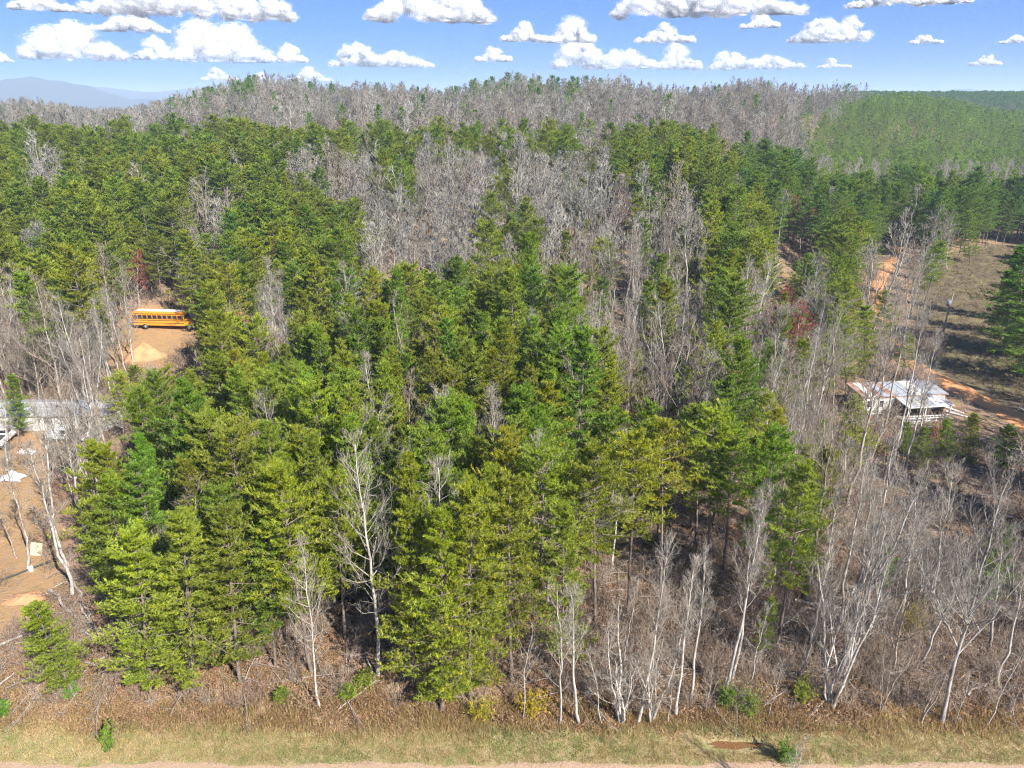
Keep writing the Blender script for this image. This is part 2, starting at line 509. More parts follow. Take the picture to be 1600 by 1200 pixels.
# muddy puddle on the verge
m, nt, out = new_mat('muddy water')
b = nt.nodes.new('ShaderNodeBsdfPrincipled'); b.inputs['Base Color'].default_value = (.17, .085, .035, 1); b.inputs['Roughness'].default_value = .12
nt.links.new(b.outputs[0], out.inputs[0]); M['mud'] = m
a = np.linspace(0, 2 * math.pi, 41)[:-1]
rx = 1 + .18 * np.sin(3 * a + 1) + .1 * np.sin(7 * a)
pv = np.stack([15.0 + 1.9 * rx * np.cos(a), 35.4 + .30 * rx * np.sin(a), np.full(40, float(H(15.0, 35.4)) + .09)], -1)
o = link('puddle', mesh_tris('puddle', np.concatenate([pv, [[15.0, 35.4, pv[0, 2]]]]), [[i, (i + 1) % 40, 40] for i in range(40)], [M['mud']]))
o['kind'] = 'structure'

# far blue ridges
def mountain(name, az0, az1, dist, prof, depth, mat):
    na = 120
    A = np.linspace(az0, az1, na); rows = np.linspace(0, 1, 14)
    top = np.array([prof(math.degrees(a)) for a in A])
    V = []
    rg = np.random.default_rng(int(dist))
    nzv = np.cumsum(rg.normal(0, 1, na)); nzv -= np.linspace(nzv[0], nzv[-1], na)
    for r in rows:
        hh = math.sin(r * math.pi) ** .8 if r < .5 else 1 - .7 * (r - .5)
        d = dist + (r - .5) * depth
        spur = 1 + (1 - hh) * .10 * np.sin(A * 90 + r * 5) + (1 - hh) * .06 * np.sin(A * 210 - r * 9)
        V.append(np.stack([np.sin(A) * d, np.cos(A) * d, top * hh * (spur if r < .49 else 1) ], -1))
    V = np.concatenate(V)
    V[:na, 2] = -5
    i = np.arange(na * 14).reshape(14, na)
    q = np.stack([i[:-1, :-1], i[:-1, 1:], i[1:, 1:], i[1:, :-1]], -1).reshape(-1, 4)
    o = link(name, mesh_tris(name, V, q, [mat], smooth=True)); o['kind'] = 'structure'
    return o
M['far_woods'] = dirt_material('far wooded slopes', (.035, .055, .055), (.06, .075, .07), (.03, .05, .045))
def prof1(deg):   # azimuth of photo x=0 is about -34 degrees
    return 44 + 70 * math.exp(-((deg + 31.0) / 3.6) ** 2) + 62 * math.exp(-((deg + 38) / 5) ** 2) + 4 * math.sin(deg * 1.7) + 3 * math.sin(deg * 4.1)
def prof2(deg):
    return 60 + 52 * math.exp(-((deg + 20.5) / 3.4) ** 2) + 60 * math.exp(-((deg + 31) / 7) ** 2) + 44 * math.exp(-((deg - 30.5) / 2.2) ** 2) + 5 * math.sin(deg * 1.3)
mountain('mountain', R_(-60), R_(-6), 4300, lambda d: 40 + 1.3 * (prof1(d) - 40), 900, M['far_woods'])
mountain('mountain', R_(-60), R_(60), 5900, lambda d: 40 + 1.3 * (prof2(d) - 40), 900, M['far_woods'])

# ------------------------------------------------------------------ tree makers
def pine_geo(seed, Ht=17.0, cb=.35, Rm=2.9, lod=0, topf=.85):
    rg = np.random.default_rng(seed)
    wood, leaf = Geo(), Geo()
    K = 10
    tz = np.linspace(0, Ht, K)
    bend = rg.normal(0, .12, 2)
    tr = np.stack([bend[0] * np.sin(tz / Ht * 3) + rg.normal(0, .04, K), bend[1] * np.sin(tz / Ht * 2.6) + rg.normal(0, .04, K), tz], -1)
    tr[0, :2] = 0
    tr[0, 2] = -.4
    r0 = .0095 * Ht
    rad = r0 * (1 - .93 * (tz / Ht)) + .008
    wood.tubes(tr[None], rad[None], 7 if lod == 0 else 4)
    sp = [.62, 1.0][lod]
    z = cb * Ht
    zs, az = [], []
    a0 = rg.uniform(0, 6.28)
    while z < Ht * .985:
        nb = rg.integers(4, 6) if lod == 0 else 4
        a0 += rg.uniform(.4, 1.1)
        for i in range(nb):
            zs.append(z + rg.uniform(-.2, .2)); az.append(a0 + i * 2 * math.pi / nb + rg.uniform(-.3, .3))
        z += sp * rg.uniform(.75, 1.3) * (1.0 if z < .8 * Ht else .7)
    zs = np.array(zs); az = np.array(az)
    n = len(zs)
    t = np.clip((zs / Ht - cb) / (1 - cb), 0, 1)
    prof = (1 - t ** 1.35) ** topf * (.5 + .5 * np.minimum(1, t / .22)) * .93 + .07
    sect = 1 + .25 * np.sin(az * 2 + rg.uniform(0, 6)) * rg.uniform(.3, 1)
    gap = 1 - .45 * np.clip(np.sin(az * 1.5 + zs * 1.1 + rg.uniform(0, 6)) * np.sin(zs * .9 + rg.uniform(0, 6)) * 1.6, 0, 1)
    L = 1.28 * Rm * prof * rg.uniform(.45, 1.15, n) * sect * gap
    L = np.maximum(L, .25)
    el = R_(0) + R_(34) * t ** 1.6 + rg.normal(0, R_(8), n)
    d = np.stack([np.cos(az) * np.cos(el), np.sin(az) * np.cos(el), np.sin(el)], -1)
    p0, _ = along(tr[None], (zs / Ht)[None]); p0 = p0[0]
    B = grow(rg, p0, d, L, 5, up=.05, wob=.06)
    wood.tubes(B, taper(.012 + .011 * L, np.full(n, .006), 5), 4 if lod == 0 else 3)
    # flat fans of side twigs
    ns = [10, 4][lod]
    ts = np.clip(np.linspace(.22, .97, ns)[None] + rg.uniform(-.05, .05, (n, ns)), .1, .98)
    sp_, sd_ = along(B, ts)
    sgn = np.where(np.arange(ns) % 2, 1, -1)[None] * rg.uniform(.7, 1.1, (n, ns))
    horiz = norm(np.cross(sd_, np.array([0, 0, 1.0])))
    sdir = norm(sd_ * .75 + horiz * sgn[..., None] * .8 + np.array([0, 0, .12]) + rg.normal(0, .12, sd_.shape))
    sl = (L[:, None] * .36 * (1.15 - .75 * ts) * rg.uniform(.6, 1.25, (n, ns))) + .12
    tw = grow(rg, sp_.reshape(-1, 3), sdir.reshape(-1, 3), sl.ravel(), 3, up=.1, wob=.08)
    if lod == 0: wood.tubes(tw, taper(np.full(len(tw), .009), np.full(len(tw), .004), 3), 3)
    q = [np.array([.25, .5, .75, 1.0]), np.array([.45, .98])][lod]
    tp, td = along(tw, np.tile(q, (len(tw), 1)) + rg.uniform(-.12, .02, (len(tw), len(q))))
    qm = [np.array([.5, .64, .78, .9, 1.0]), np.array([.6, 1.0])][lod]
    mp, md = along(B, np.tile(qm, (n, 1)))
    tp = np.concatenate([tp.reshape(-1, 3), mp.reshape(-1, 3)]); td = np.concatenate([td.reshape(-1, 3), md.reshape(-1, 3)])
    # leader tuft
    lt = np.linspace(.93, 1.0, 5)[None]
    lp, ld = along(tr[None], lt)
    tp = np.concatenate([tp, lp[0]]); td = np.concatenate([td, ld[0]])
    m_ = [8, 4][lod]
    Vb, Tb = blades(rg, tp, td, m_, [.25, .55][lod], [.066, .19][lod], .2, .55, .6)
    # young outer needles are yellower
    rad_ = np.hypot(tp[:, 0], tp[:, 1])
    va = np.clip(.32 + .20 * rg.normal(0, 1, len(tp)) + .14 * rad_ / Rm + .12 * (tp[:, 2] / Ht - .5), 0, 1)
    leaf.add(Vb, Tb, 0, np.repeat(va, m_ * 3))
    # dead lower branches
    if lod == 0:
        nd_ = 26
        zd = rg.uniform(.10, cb + .12, nd_)
        pd, _ = along(tr[None], zd[None])
        ad = rg.uniform(0, 6.28, nd_); ed = rg.uniform(-.35, .25, nd_)
        dd = np.stack([np.cos(ad) * np.cos(ed), np.sin(ad) * np.cos(ed), np.sin(ed)], -1)
        DB = grow(rg, pd[0], dd, rg.uniform(.5, 2.1, nd_), 4, up=-.03, wob=.12)
        wood.tubes(DB, taper(np.full(nd_, .018), np.full(nd_, .005), 4), 3)
    return wood, leaf

def bare_geo(seed, Ht=15.0, first=.4, spread=38, n1=26, l1=.26, stems=1, n2=6, n3=5, lod=0, r0=None, fork=0, buds=False):
    rg = np.random.default_rng(seed)
    trunk, br, bd = Geo(), Geo(), Geo()
    K = 12
    r0 = r0 or .0085 * Ht
    T_ = []
    for s in range(stems):
        h = Ht * (1 if s == 0 else rg.uniform(.62, .95))
        tz = np.linspace(0, h, K)
        a = rg.uniform(0, 6.28)
        out = 0 if stems == 1 else rg.uniform(.05, .2)
        wx = np.cumsum(rg.normal(0, .007 * Ht, K)); wy = np.cumsum(rg.normal(0, .007 * Ht, K))
        tr = np.stack([wx + np.cos(a) * out * h * (tz / h) ** .8, wy + np.sin(a) * out * h * (tz / h) ** .8, tz], -1)
        tr[0] = (0.12 * math.cos(a) * (stems > 1), .12 * math.sin(a) * (stems > 1), -.4)
        T_.append(tr)
        rad = (r0 * (1 if s == 0 else .75)) * (1 - .9 * (tz / h) ** 1.1) + .012
        rad[0] *= 1.35
        trunk.tubes(tr[None], rad[None], 8 if lod == 0 else 4)
    if fork:
        base = T_[0]
        fp, fd = along(base[None], rg.uniform(first * .7, first * 1.25, fork)[None])
        for i in range(fork):
            a = i * 2 * math.pi / fork + rg.uniform(-.5, .5)
            dd = norm(np.array([math.cos(a) * .75, math.sin(a) * .75, 1.0]))
            g = grow(rg, fp[0][i][None], dd[None], np.array([Ht * rg.uniform(.42, .6)]), K, up=.05, wob=.09)
            trunk.tubes(g, taper([r0 * .5], [.012], K), 6 if lod == 0 else 4)
            T_.append(g[0])
    for si, tr in enumerate(T_):
        forked = si >= stems
        m1 = max(5, int(n1 * (1 if si == 0 else .55)))
        lo = .15 if forked else first
        tt = np.sort(rg.uniform(lo, .99, m1)) if rg.random() < .5 else np.linspace(lo, .99, m1) + rg.uniform(-.015, .015, m1)
        tt = np.clip(tt, .05, .995)
        p, d0 = along(tr[None], tt[None]); p = p[0]; d0 = d0[0]
        az = np.arange(m1) * 2.4 + rg.uniform(-.5, .5, m1)
        f = (tt - lo) / (1 - lo)
        ang = R_(spread) * (1.25 - .55 * f) * rg.uniform(.75, 1.25, m1)
        d = np.stack([np.cos(az) * np.sin(ang), np.sin(az) * np.sin(ang), np.cos(ang)], -1)
        L = Ht * l1 * (1.05 - .8 * f) * rg.uniform(.6, 1.2, m1) * (.6 + .4 * np.minimum(1, f / .2)) + .25
        B = grow(rg, p, norm(d + .15 * d0), L, 7, up=.07, wob=.10)
        br.tubes(B, taper(.010 + .0085 * L, np.full(m1, .008), 7), 5 if lod == 0 else 3)
        t2 = rg.uniform(.25, .98, (m1, n2))
        p2, d2 = along(B, t2)
        dd = norm(d2 + rg.normal(0, .55, d2.shape) + np.array([0, 0, .25]))
        L2 = (L[:, None] * .48 * (1.15 - .6 * t2) * rg.uniform(.6, 1.2, t2.shape)).ravel() + .15
        B2 = grow(rg, p2.reshape(-1, 3), dd.reshape(-1, 3), L2, 4, up=.06, wob=.12)
        rt = [.0085, .030][lod]
        br.tubes(B2, taper(np.full(len(B2), rt * 1.5), np.full(len(B2), rt * .8), 4), 3)
        if n3:
            t3 = rg.uniform(.15, .98, (len(B2), n3))
            p3, d3 = along(B2, t3)
            dd = norm(d3 + rg.normal(0, .6, d3.shape) + np.array([0, 0, .2]))
            L3 = (L2[:, None] * .5 * rg.uniform(.5, 1.3, t3.shape)).ravel() + .12
            B3 = grow(rg, p3.reshape(-1, 3), dd.reshape(-1, 3), L3, 3, up=.04, wob=.1)
            br.tubes(B3, taper(np.full(len(B3), rt), np.full(len(B3), rt * .5), 3), 3)
            if buds:
                tq, dq = along(B3, np.tile(np.array([.5, 1.0]), (len(B3), 1)))
                Vb, Tb = blades(rg, tq.reshape(-1, 3), dq.reshape(-1, 3), 4, .17, .10, .1, .8)
                bd.add(Vb, Tb, 0, np.repeat(rg.random(len(B3) * 2), 12))
    return trunk, br, bd

pine_v = []
PINE_SPECS = [(.28, 3.2, .68), (.34, 3.4, .6), (.40, 3.5, .5), (.22, 3.0, .75), (.36, 3.7, .58), (.45, 3.5, .45), (.30, 3.1, .7), (.38, 3.3, .55), (.32, 3.6, .65), (.42, 3.8, .5)]
for i, (cb, rm, tf) in enumerate(PINE_SPECS):
    w, l = pine_geo(100 + i, 17, cb, rm, 0, tf)
    pine_v.append((w.mesh('pine trunk and boughs', [M['pine_bark']], True), l.mesh('pine needles', [M['needles']])))
full_v = []                                          # trees of the open edge, green nearly to the ground
for i, (cb, rm, tf) in enumerate([(.12, 3.3, .6), (.16, 3.1, .65), (.10, 3.6, .55), (.2, 3.4, .6)]):
    w, l = pine_geo(150 + i, 17, cb, rm, 0, tf)
    full_v.append((w.mesh('pine trunk and boughs', [M['pine_bark']], True), l.mesh('pine needles', [M['needles']])))

high_v = []                                          # clean dark trunks, crowns only in the upper part
for i, (cb, rm, tf) in enumerate([(.52, 3.5, .5), (.58, 3.3, .45)]):
    w, l = pine_geo(170 + i, 17, cb, rm, 0, tf)
    high_v.append((w.mesh('pine trunk and boughs', [M['pine_bark']], True), l.mesh('pine needles', [M['needles']])))

BARE_SPECS = {
    'slender': [dict(first=.50, spread=30, n1=26, l1=.17), dict(first=.42, spread=34, n1=28, l1=.18), dict(first=.58, spread=28, n1=22, l1=.20), dict(first=.46, spread=36, n1=30, l1=.16)],
    'spread': [dict(first=.30, spread=48, n1=22, l1=.30, fork=2), dict(first=.35, spread=44, n1=24, l1=.28, fork=3), dict(first=.28, spread=50, n1=20, l1=.32, fork=2), dict(first=.38, spread=42, n1=26, l1=.27, fork=1)],
    'snag': [dict(first=.24, spread=66, n1=44, l1=.23, n2=5, n3=4), dict(first=.30, spread=60, n1=40, l1=.25, n2=5, n3=4)],
    'multi': [dict(first=.22, spread=40, n1=18, l1=.24, stems=4, n2=5, n3=4), dict(first=.26, spread=36, n1=18, l1=.22, stems=3, n2=5, n3=4), dict(first=.2, spread=44, n1=16, l1=.25, stems=5, n2=5, n3=4)],
    'sapling': [dict(first=.25, spread=46, n1=16, l1=.22, n2=5, n3=3, r0=.075), dict(first=.35, spread=40, n1=14, l1=.24, n2=5, n3=3, r0=.07), dict(first=.18, spread=58, n1=20, l1=.24, n2=5, n3=3, r0=.07)],
    'maple': [dict(first=.32, spread=42, n1=20, l1=.26, fork=2, buds=True), dict(first=.28, spread=46, n1=20, l1=.28, fork=2, buds=True)],
}
bare_v = {}
for k, (kind, specs) in enumerate(BARE_SPECS.items()):
    bare_v[kind] = []
    for i, sp in enumerate(specs):
        t, b, d = bare_geo(300 + 20 * k + i, 15, **sp)
        bare_v[kind].append((t.mesh('bare trunk', [M['pale_bark']], True), b.mesh('bare branches', [M['pale_bark']]), d.mesh('red buds', [M['buds']]) if d.n else None))

TINTS = {'yellow-green': (1.2, 1.08, .75), 'bright green': (.92, 1.02, .85), 'deep green': (.68, .86, .85), 'olive green': (1.0, .95, .85), 'blue-green': (.58, .84, 1.25), 'golden green': (1.28, 1.2, .7)}
BARKS = {'white-barked': (1.04, 1.02, 1.0), 'pale grey': (1.0, .98, .96), 'ash grey': (.8, .79, .80), 'grey-brown': (.80, .72, .64), 'pinkish grey': (.90, .80, .76)}

def place(root, pos, h, nominal, lean, spin, wid=1.0):
    root.location = (pos[0], pos[1], pos[2])
    ang = math.atan2(lean[0], h); ang2 = math.atan2(lean[1], h)
    root.rotation_euler = (Matrix.Rotation(ang, 3, 'Y') @ Matrix.Rotation(-ang2, 3, 'X') @ Matrix.Rotation(spin, 3, 'Z')).to_euler()
    s = math.hypot(h, math.hypot(*lean)) / nominal
    root.scale = (s * wid, s * wid, s)

def make_pine(pos, h, tint, lean=(0, 0), full=False, wid=1.0, label=None):
    r = link('pine_tree', None)
    w, l = random.choice(high_v if full == 2 else full_v if full else pine_v)
    a = link('trunk', w, r); c = link('crown', l, r)
    j = np.array(TINTS[tint]) * rng.uniform(.9, 1.1, 3) * rng.uniform(.82, 1.12)
    c.color = (*j, 1)
    place(r, pos, h, 17.0, lean, random.uniform(0, 6.28), wid)
    tag(r, label, 'pine tree', 'pines of the near wood')
    return r

def make_bare(pos, h, kind, bark, lean=(0, 0), wid=1.0, label=None, name='bare_tree', variant=None):
    r = link(name, None)
    vs = bare_v[kind]
    t, b, d = vs[variant % len(vs)] if variant is not None else random.choice(vs)
    a = link('trunk', t, r); c = link('crown', b, r)
    j = np.array(BARKS[bark]) * rng.uniform(.92, 1.08)
    a.color = (*j, 1); c.color = (*(j * (.82, .79, .74)), 1)
    if d is not None:
        e = link('buds', d, c)
        e.color = (*rng.uniform(.8, 1.15, 3), 1)
    place(r, pos, h, 15.0, lean, random.uniform(0, 6.28), wid)
    tag(r, label, 'bare tree', 'leafless trees of the near wood')
    return r

# ------------------------------------------------------------------ surveyed trees: base pixel, top pixel, look
BARE_HAND = [
    ((500, 1104), (468, 850), 'snag', 'white-barked', 'slim white dead trunk with short side twigs at the edge of the grass'),
    ((590, 1056), (568, 690), 'snag', 'white-barked', 'tallest white dead tree, long bare side branches, in front of the dense pines'),
    ((590, 905), (584, 640), 'spread', 'pale grey', 'bare grey tree with upswept limbs behind the tallest white dead tree'),
    ((690, 1030), (678, 715), 'snag', 'pale grey', 'grey dead treetop rising out of the front pine'),
    ((738, 1010), (736, 800), 'slender', 'ash grey', 'thin dark stem between the two front pines'),
    ((875, 1129), (870, 915), 'sapling', 'white-barked', 'white sapling with low sweeping branches, first right of the front pine'),
    ((817, 1121), (828, 985), 'sapling', 'pale grey', 'short grey sapling close to the yellow broom bush'),
    ((906, 1129), (912, 915), 'slender', 'pale grey', 'thin straight pale sapling with few branches near the grass'),
    ((940, 1130), (922, 1010), 'sapling', 'white-barked', 'short crooked white sapling bending left by the grass'),
    ((969, 1126), (976, 955), 'multi', 'white-barked', 'clump of thin white stems growing from one base by the grass'),
    ((996, 1129), (1028, 838), 'slender', 'white-barked', 'tall thin white tree leaning right, rising from the grass edge'),
    ((1018, 1127), (1046, 975), 'multi', 'pale grey', 'crooked dark-based clump leaning right by the grass'),
    ((1044, 1129), (1055, 1050), 'sapling', 'pale grey', 'tiny pale sapling between taller white stems'),
    ((1056, 1117), (1092, 865), 'slender', 'white-barked', 'curved white stem leaning right beside its straighter twin'),
    ((1078, 1094), (1097, 862), 'slender', 'pale grey', 'straight grey stem just behind the curved white one'),
    ((1102, 1112), (1110, 1040), 'sapling', 'pale grey', 'small forked sapling left of the low green bush'),
    ((1128, 1088), (1178, 762), 'slender', 'white-barked', 'tall pale tree with dense twiggy top, left stem of a close pair'),
    ((1143, 1060), (1188, 790), 'slender', 'white-barked', 'tall pale tree, right stem of a close pair'),
    ((1172, 1068), (1200, 945), 'sapling', 'white-barked', 'short white stem leaning right beside the tall pale pair'),
    ((1202, 1117), (1228, 1030), 'sapling', 'white-barked', 'small white leaning stem above the muddy puddle'),
    ((1252, 1040), (1292, 822), 'slender', 'pale grey', 'tall grey stem leaning right beside the pile of fallen trunks'),
    ((1298, 1102), (1345, 850), 'multi', 'white-barked', 'thick forked white clump with long sweeping branches behind the verge'),
    ((1318, 1040), (1400, 690), 'slender', 'white-barked', 'very tall slender white trunk leaning right, above the forked clump'),
    ((1306, 985), (1352, 700), 'slender', 'pale grey', 'tall thin grey trunk left of the very tall white one'),
    ((1335, 975), (1372, 725), 'slender', 'ash grey', 'thin ash grey trunk right of two taller ones'),
    ((1408, 956), (1458, 745), 'spread', 'white-barked', 'white tree with arching top branches in the brushy hollow'),
    ((1463, 960), (1502, 735), 'spread', 'pale grey', 'broad-headed grey tree with fine upper twigs in the hollow'),
    ((1483, 932), (1515, 795), 'sapling', 'ash grey', 'young ash grey tree just behind the broad-headed one'),
    ((1472, 1127), (1590, 735), 'spread', 'ash grey', 'large leaning tree with thick trunk and wide crown near the right edge'),
    ((1542, 1134), (1600, 1010), 'sapling', 'pale grey', 'pale stem leaning hard right at the lower right'),
    ((1492, 1132), (1516, 1050), 'sapling', 'white-barked', 'short white stem at the foot of the large leaning tree'),
    ((1438, 1130), (1470, 1030), 'multi', 'grey-brown', 'brown many-stemmed clump left of the large leaning tree'),
    ((1375, 1112), (1395, 1010), 'multi', 'grey-brown', 'low brown thicket of stems right of the forked white clump'),
    ((1560, 1075), (1612, 850), 'slender', 'pale grey', 'thin pale tree leaning out of the right edge'),
    ((1545, 1010), (1578, 800), 'slender', 'ash grey', 'thin grey tree behind the large leaning one'),
    ((1225, 800), (1252, 640), 'spread', 'white-barked', 'twin white trunks spreading upward behind the golden pine'),
    ((1290, 870), (1330, 690), 'slender', 'pale grey', 'thin pale trunk standing on bare leaf litter below the white house'),
    ((1045, 664), (1030, 470), 'spread', 'white-barked', 'white forked tree with long curved limbs in the middle of the wood'),
    ((1072, 545), (1075, 310), 'slender', 'white-barked', 'tall straight white trunk, left of a pair far up the slope'),
    ((1088, 536), (1102, 380), 'slender', 'pale grey', 'tall straight grey trunk, right of a pair far up the slope'),
    ((1150, 612), (1168, 420), 'spread', 'white-barked', 'white tree fanning out from low forks left of the dark pines'),
    ((950, 512), (956, 350), 'spread', 'white-barked', 'white tree with a low fork at the back of the bright grove'),
    ((982, 672), (985, 500), 'slender', 'pale grey', 'straight pale trunk with a bent side branch beside the bright grove'),
    ((990, 500), (996, 360), 'spread', 'pale grey', 'pale tree with one long sideways limb beyond the bright grove'),
    ((1218, 712), (1256, 475), 'multi', 'white-barked', 'cluster of white stems with feathery tops left of the white house'),
    ((1242, 690), (1275, 520), 'slender', 'pale grey', 'feathery grey tree right beside the cluster of white stems'),
    ((1352, 655), (1385, 470), 'slender', 'pale grey', 'leftmost of the tall stems crossing in front of the white house'),
    ((1369, 660), (1402, 440), 'slender', 'ash grey', 'second of the tall stems crossing in front of the white house'),
    ((1381, 672), (1427, 430), 'slender', 'pale grey', 'third and tallest stem crossing in front of the white house'),
    ((1394, 748), (1450, 490), 'slender', 'white-barked', 'fourth tall stem before the white house, rooted well below it'),
    ((1413, 742), (1462, 520), 'slender', 'pale grey', 'rightmost of the tall stems crossing in front of the white house'),
    ((705, 352), (702, 232), 'spread', 'white-barked', 'big white-limbed tree standing out among grey ones on the far slope'),
    ((510, 300), (500, 236), 'spread', 'white-barked', 'white broken-limbed tree high on the far slope'),
    ((1480, 420), (1492, 342), 'spread', 'pale grey', 'round-headed pale tree above the grassy clearing'),
    ((1415, 500), (1420, 400), 'spread', 'grey-brown', 'brown twiggy tree right of the orange dirt road'),
    ((1150, 1150), (1152, 1100), 'sapling', 'grey-brown', 'small twiggy sapling directly above the puddle'),
    ((26, 592), (22, 425), 'multi', 'white-barked', 'white many-stemmed tree at the left edge above the pickup'),
    ((145, 640), (128, 505), 'spread', 'pale grey', 'fan-shaped pale tree behind the white pickup'),
    ((205, 612), (168, 448), 'slender', 'white-barked', 'thin white leaning tree left of the clay mound'),
    ((213, 590), (208, 470), 'slender', 'pale grey', 'thin pale tree crossing in front of the clay mound'),
    ((300, 486), (296, 402), 'spread', 'white-barked', 'white forked tree behind the grey trailer beside the bus'),
    ((440, 560), (432, 488), 'multi', 'pale grey', 'grey brush-like clump among pines right of the reddish tree'),
    ((118, 792), (68, 610), 'snag', 'white-barked', 'gnarled white dead tree in front of the white pickup'),
    ((26, 872), (-4, 770), 'slender', 'grey-brown', 'leaning brown trunk at the left edge of the yard'),
    ((42, 892), (14, 700), 'slender', 'pale grey', 'thin leaning trunk beside the white bucket'),
    ((330, 392), (318, 272), 'spread', 'pale grey', 'pale tree in the dark gap between left-hand pines'),
    ((366, 372), (362, 300), 'slender', 'pale grey', 'thin pale tree in the dark gap, right of its wider neighbour'),
    ((770, 640), (765, 515), 'multi', 'grey-brown', 'purplish brown clump sunk in a gap of the bright grove'),
    ((1252, 400), (1245, 312), 'maple', 'pinkish grey', 'pinkish budding tree beside the small tan clearing'),
    ((217, 478), (212, 398), 'maple', 'pale grey', 'crimson budding tree right behind the orange bus'),
    ((188, 480), (186, 420), 'maple', 'pale grey', 'dull red budding tree left of the crimson one'),
    ((375, 592), (372, 528), 'maple', 'pale grey', 'rust red budding tree among the green pines'),
    ((975, 400), (968, 300), 'maple', 'pinkish grey', 'rosy budding tree among grey ones on the slope'),
    ((1262, 500), (1255, 435), 'maple', 'pinkish grey', 'low pinkish tree between white stems and yellow pines'),
    ((845, 420), (842, 372), 'maple', 'pinkish grey', 'faint red tree just beyond the bright grove'),
    ((1318, 500), (1312, 428), 'maple', 'pale grey', 'grey tree with reddish lower twigs left of the dirt road'),
    ((1398, 545), (1408, 445), 'spread', 'grey-brown', 'brown bushy-headed tree screening the lower bend of the dirt road'),
    ((1432, 560), (1440, 470), 'multi', 'grey-brown', 'brown many-stemmed tree above the white scrap heap'),
    ((1418, 470), (1424, 385), 'spread', 'pinkish grey', 'pinkish twiggy tree at the upper bend of the dirt road'),
    ((1450, 450), (1462, 372), 'spread', 'pale grey', 'pale twiggy tree at the top left of the grassy clearing'),
    ((1440, 520), (1452, 430), 'multi', 'ash grey', 'ash grey brushy tree left of the utility pole'),
    ((60, 640), (48, 520), 'spread', 'grey-brown', 'brown spreading tree rising behind the long grey roof'),
    ((100, 612), (92, 500), 'multi', 'pale grey', 'pale brushy tree between long roof and fan-shaped tree'),
    ((82, 745), (72, 640), 'snag', 'pale grey', 'grey dead tree standing just right of the pickup nose'),
    ((140, 735), (118, 630), 'multi', 'grey-brown', 'brown brushy tree hiding the right end of the pickup'),
    ((10, 735), (2, 620), 'slender', 'pale grey', 'thin tree crossing the truck at the left edge'),
    ((160, 560), (150, 450), 'spread', 'grey-brown', 'brown spreading tree left of the clay mound clearing'),
    ((1402, 700), (1432, 555), 'slender', 'white-barked', 'white stem rising between the fourth and rightmost tall house stems'),
    ((1440, 705), (1462, 590), 'slender', 'pale grey', 'pale stem crossing the right half of the carport'),
    ((1360, 715), (1380, 590), 'multi', 'pale grey', 'pale brushy clump in front of the left end of the white house'),
    ((1545, 760), (1562, 670), 'sapling', 'pale grey', 'small pale tree between young pines under the orange road'),
]
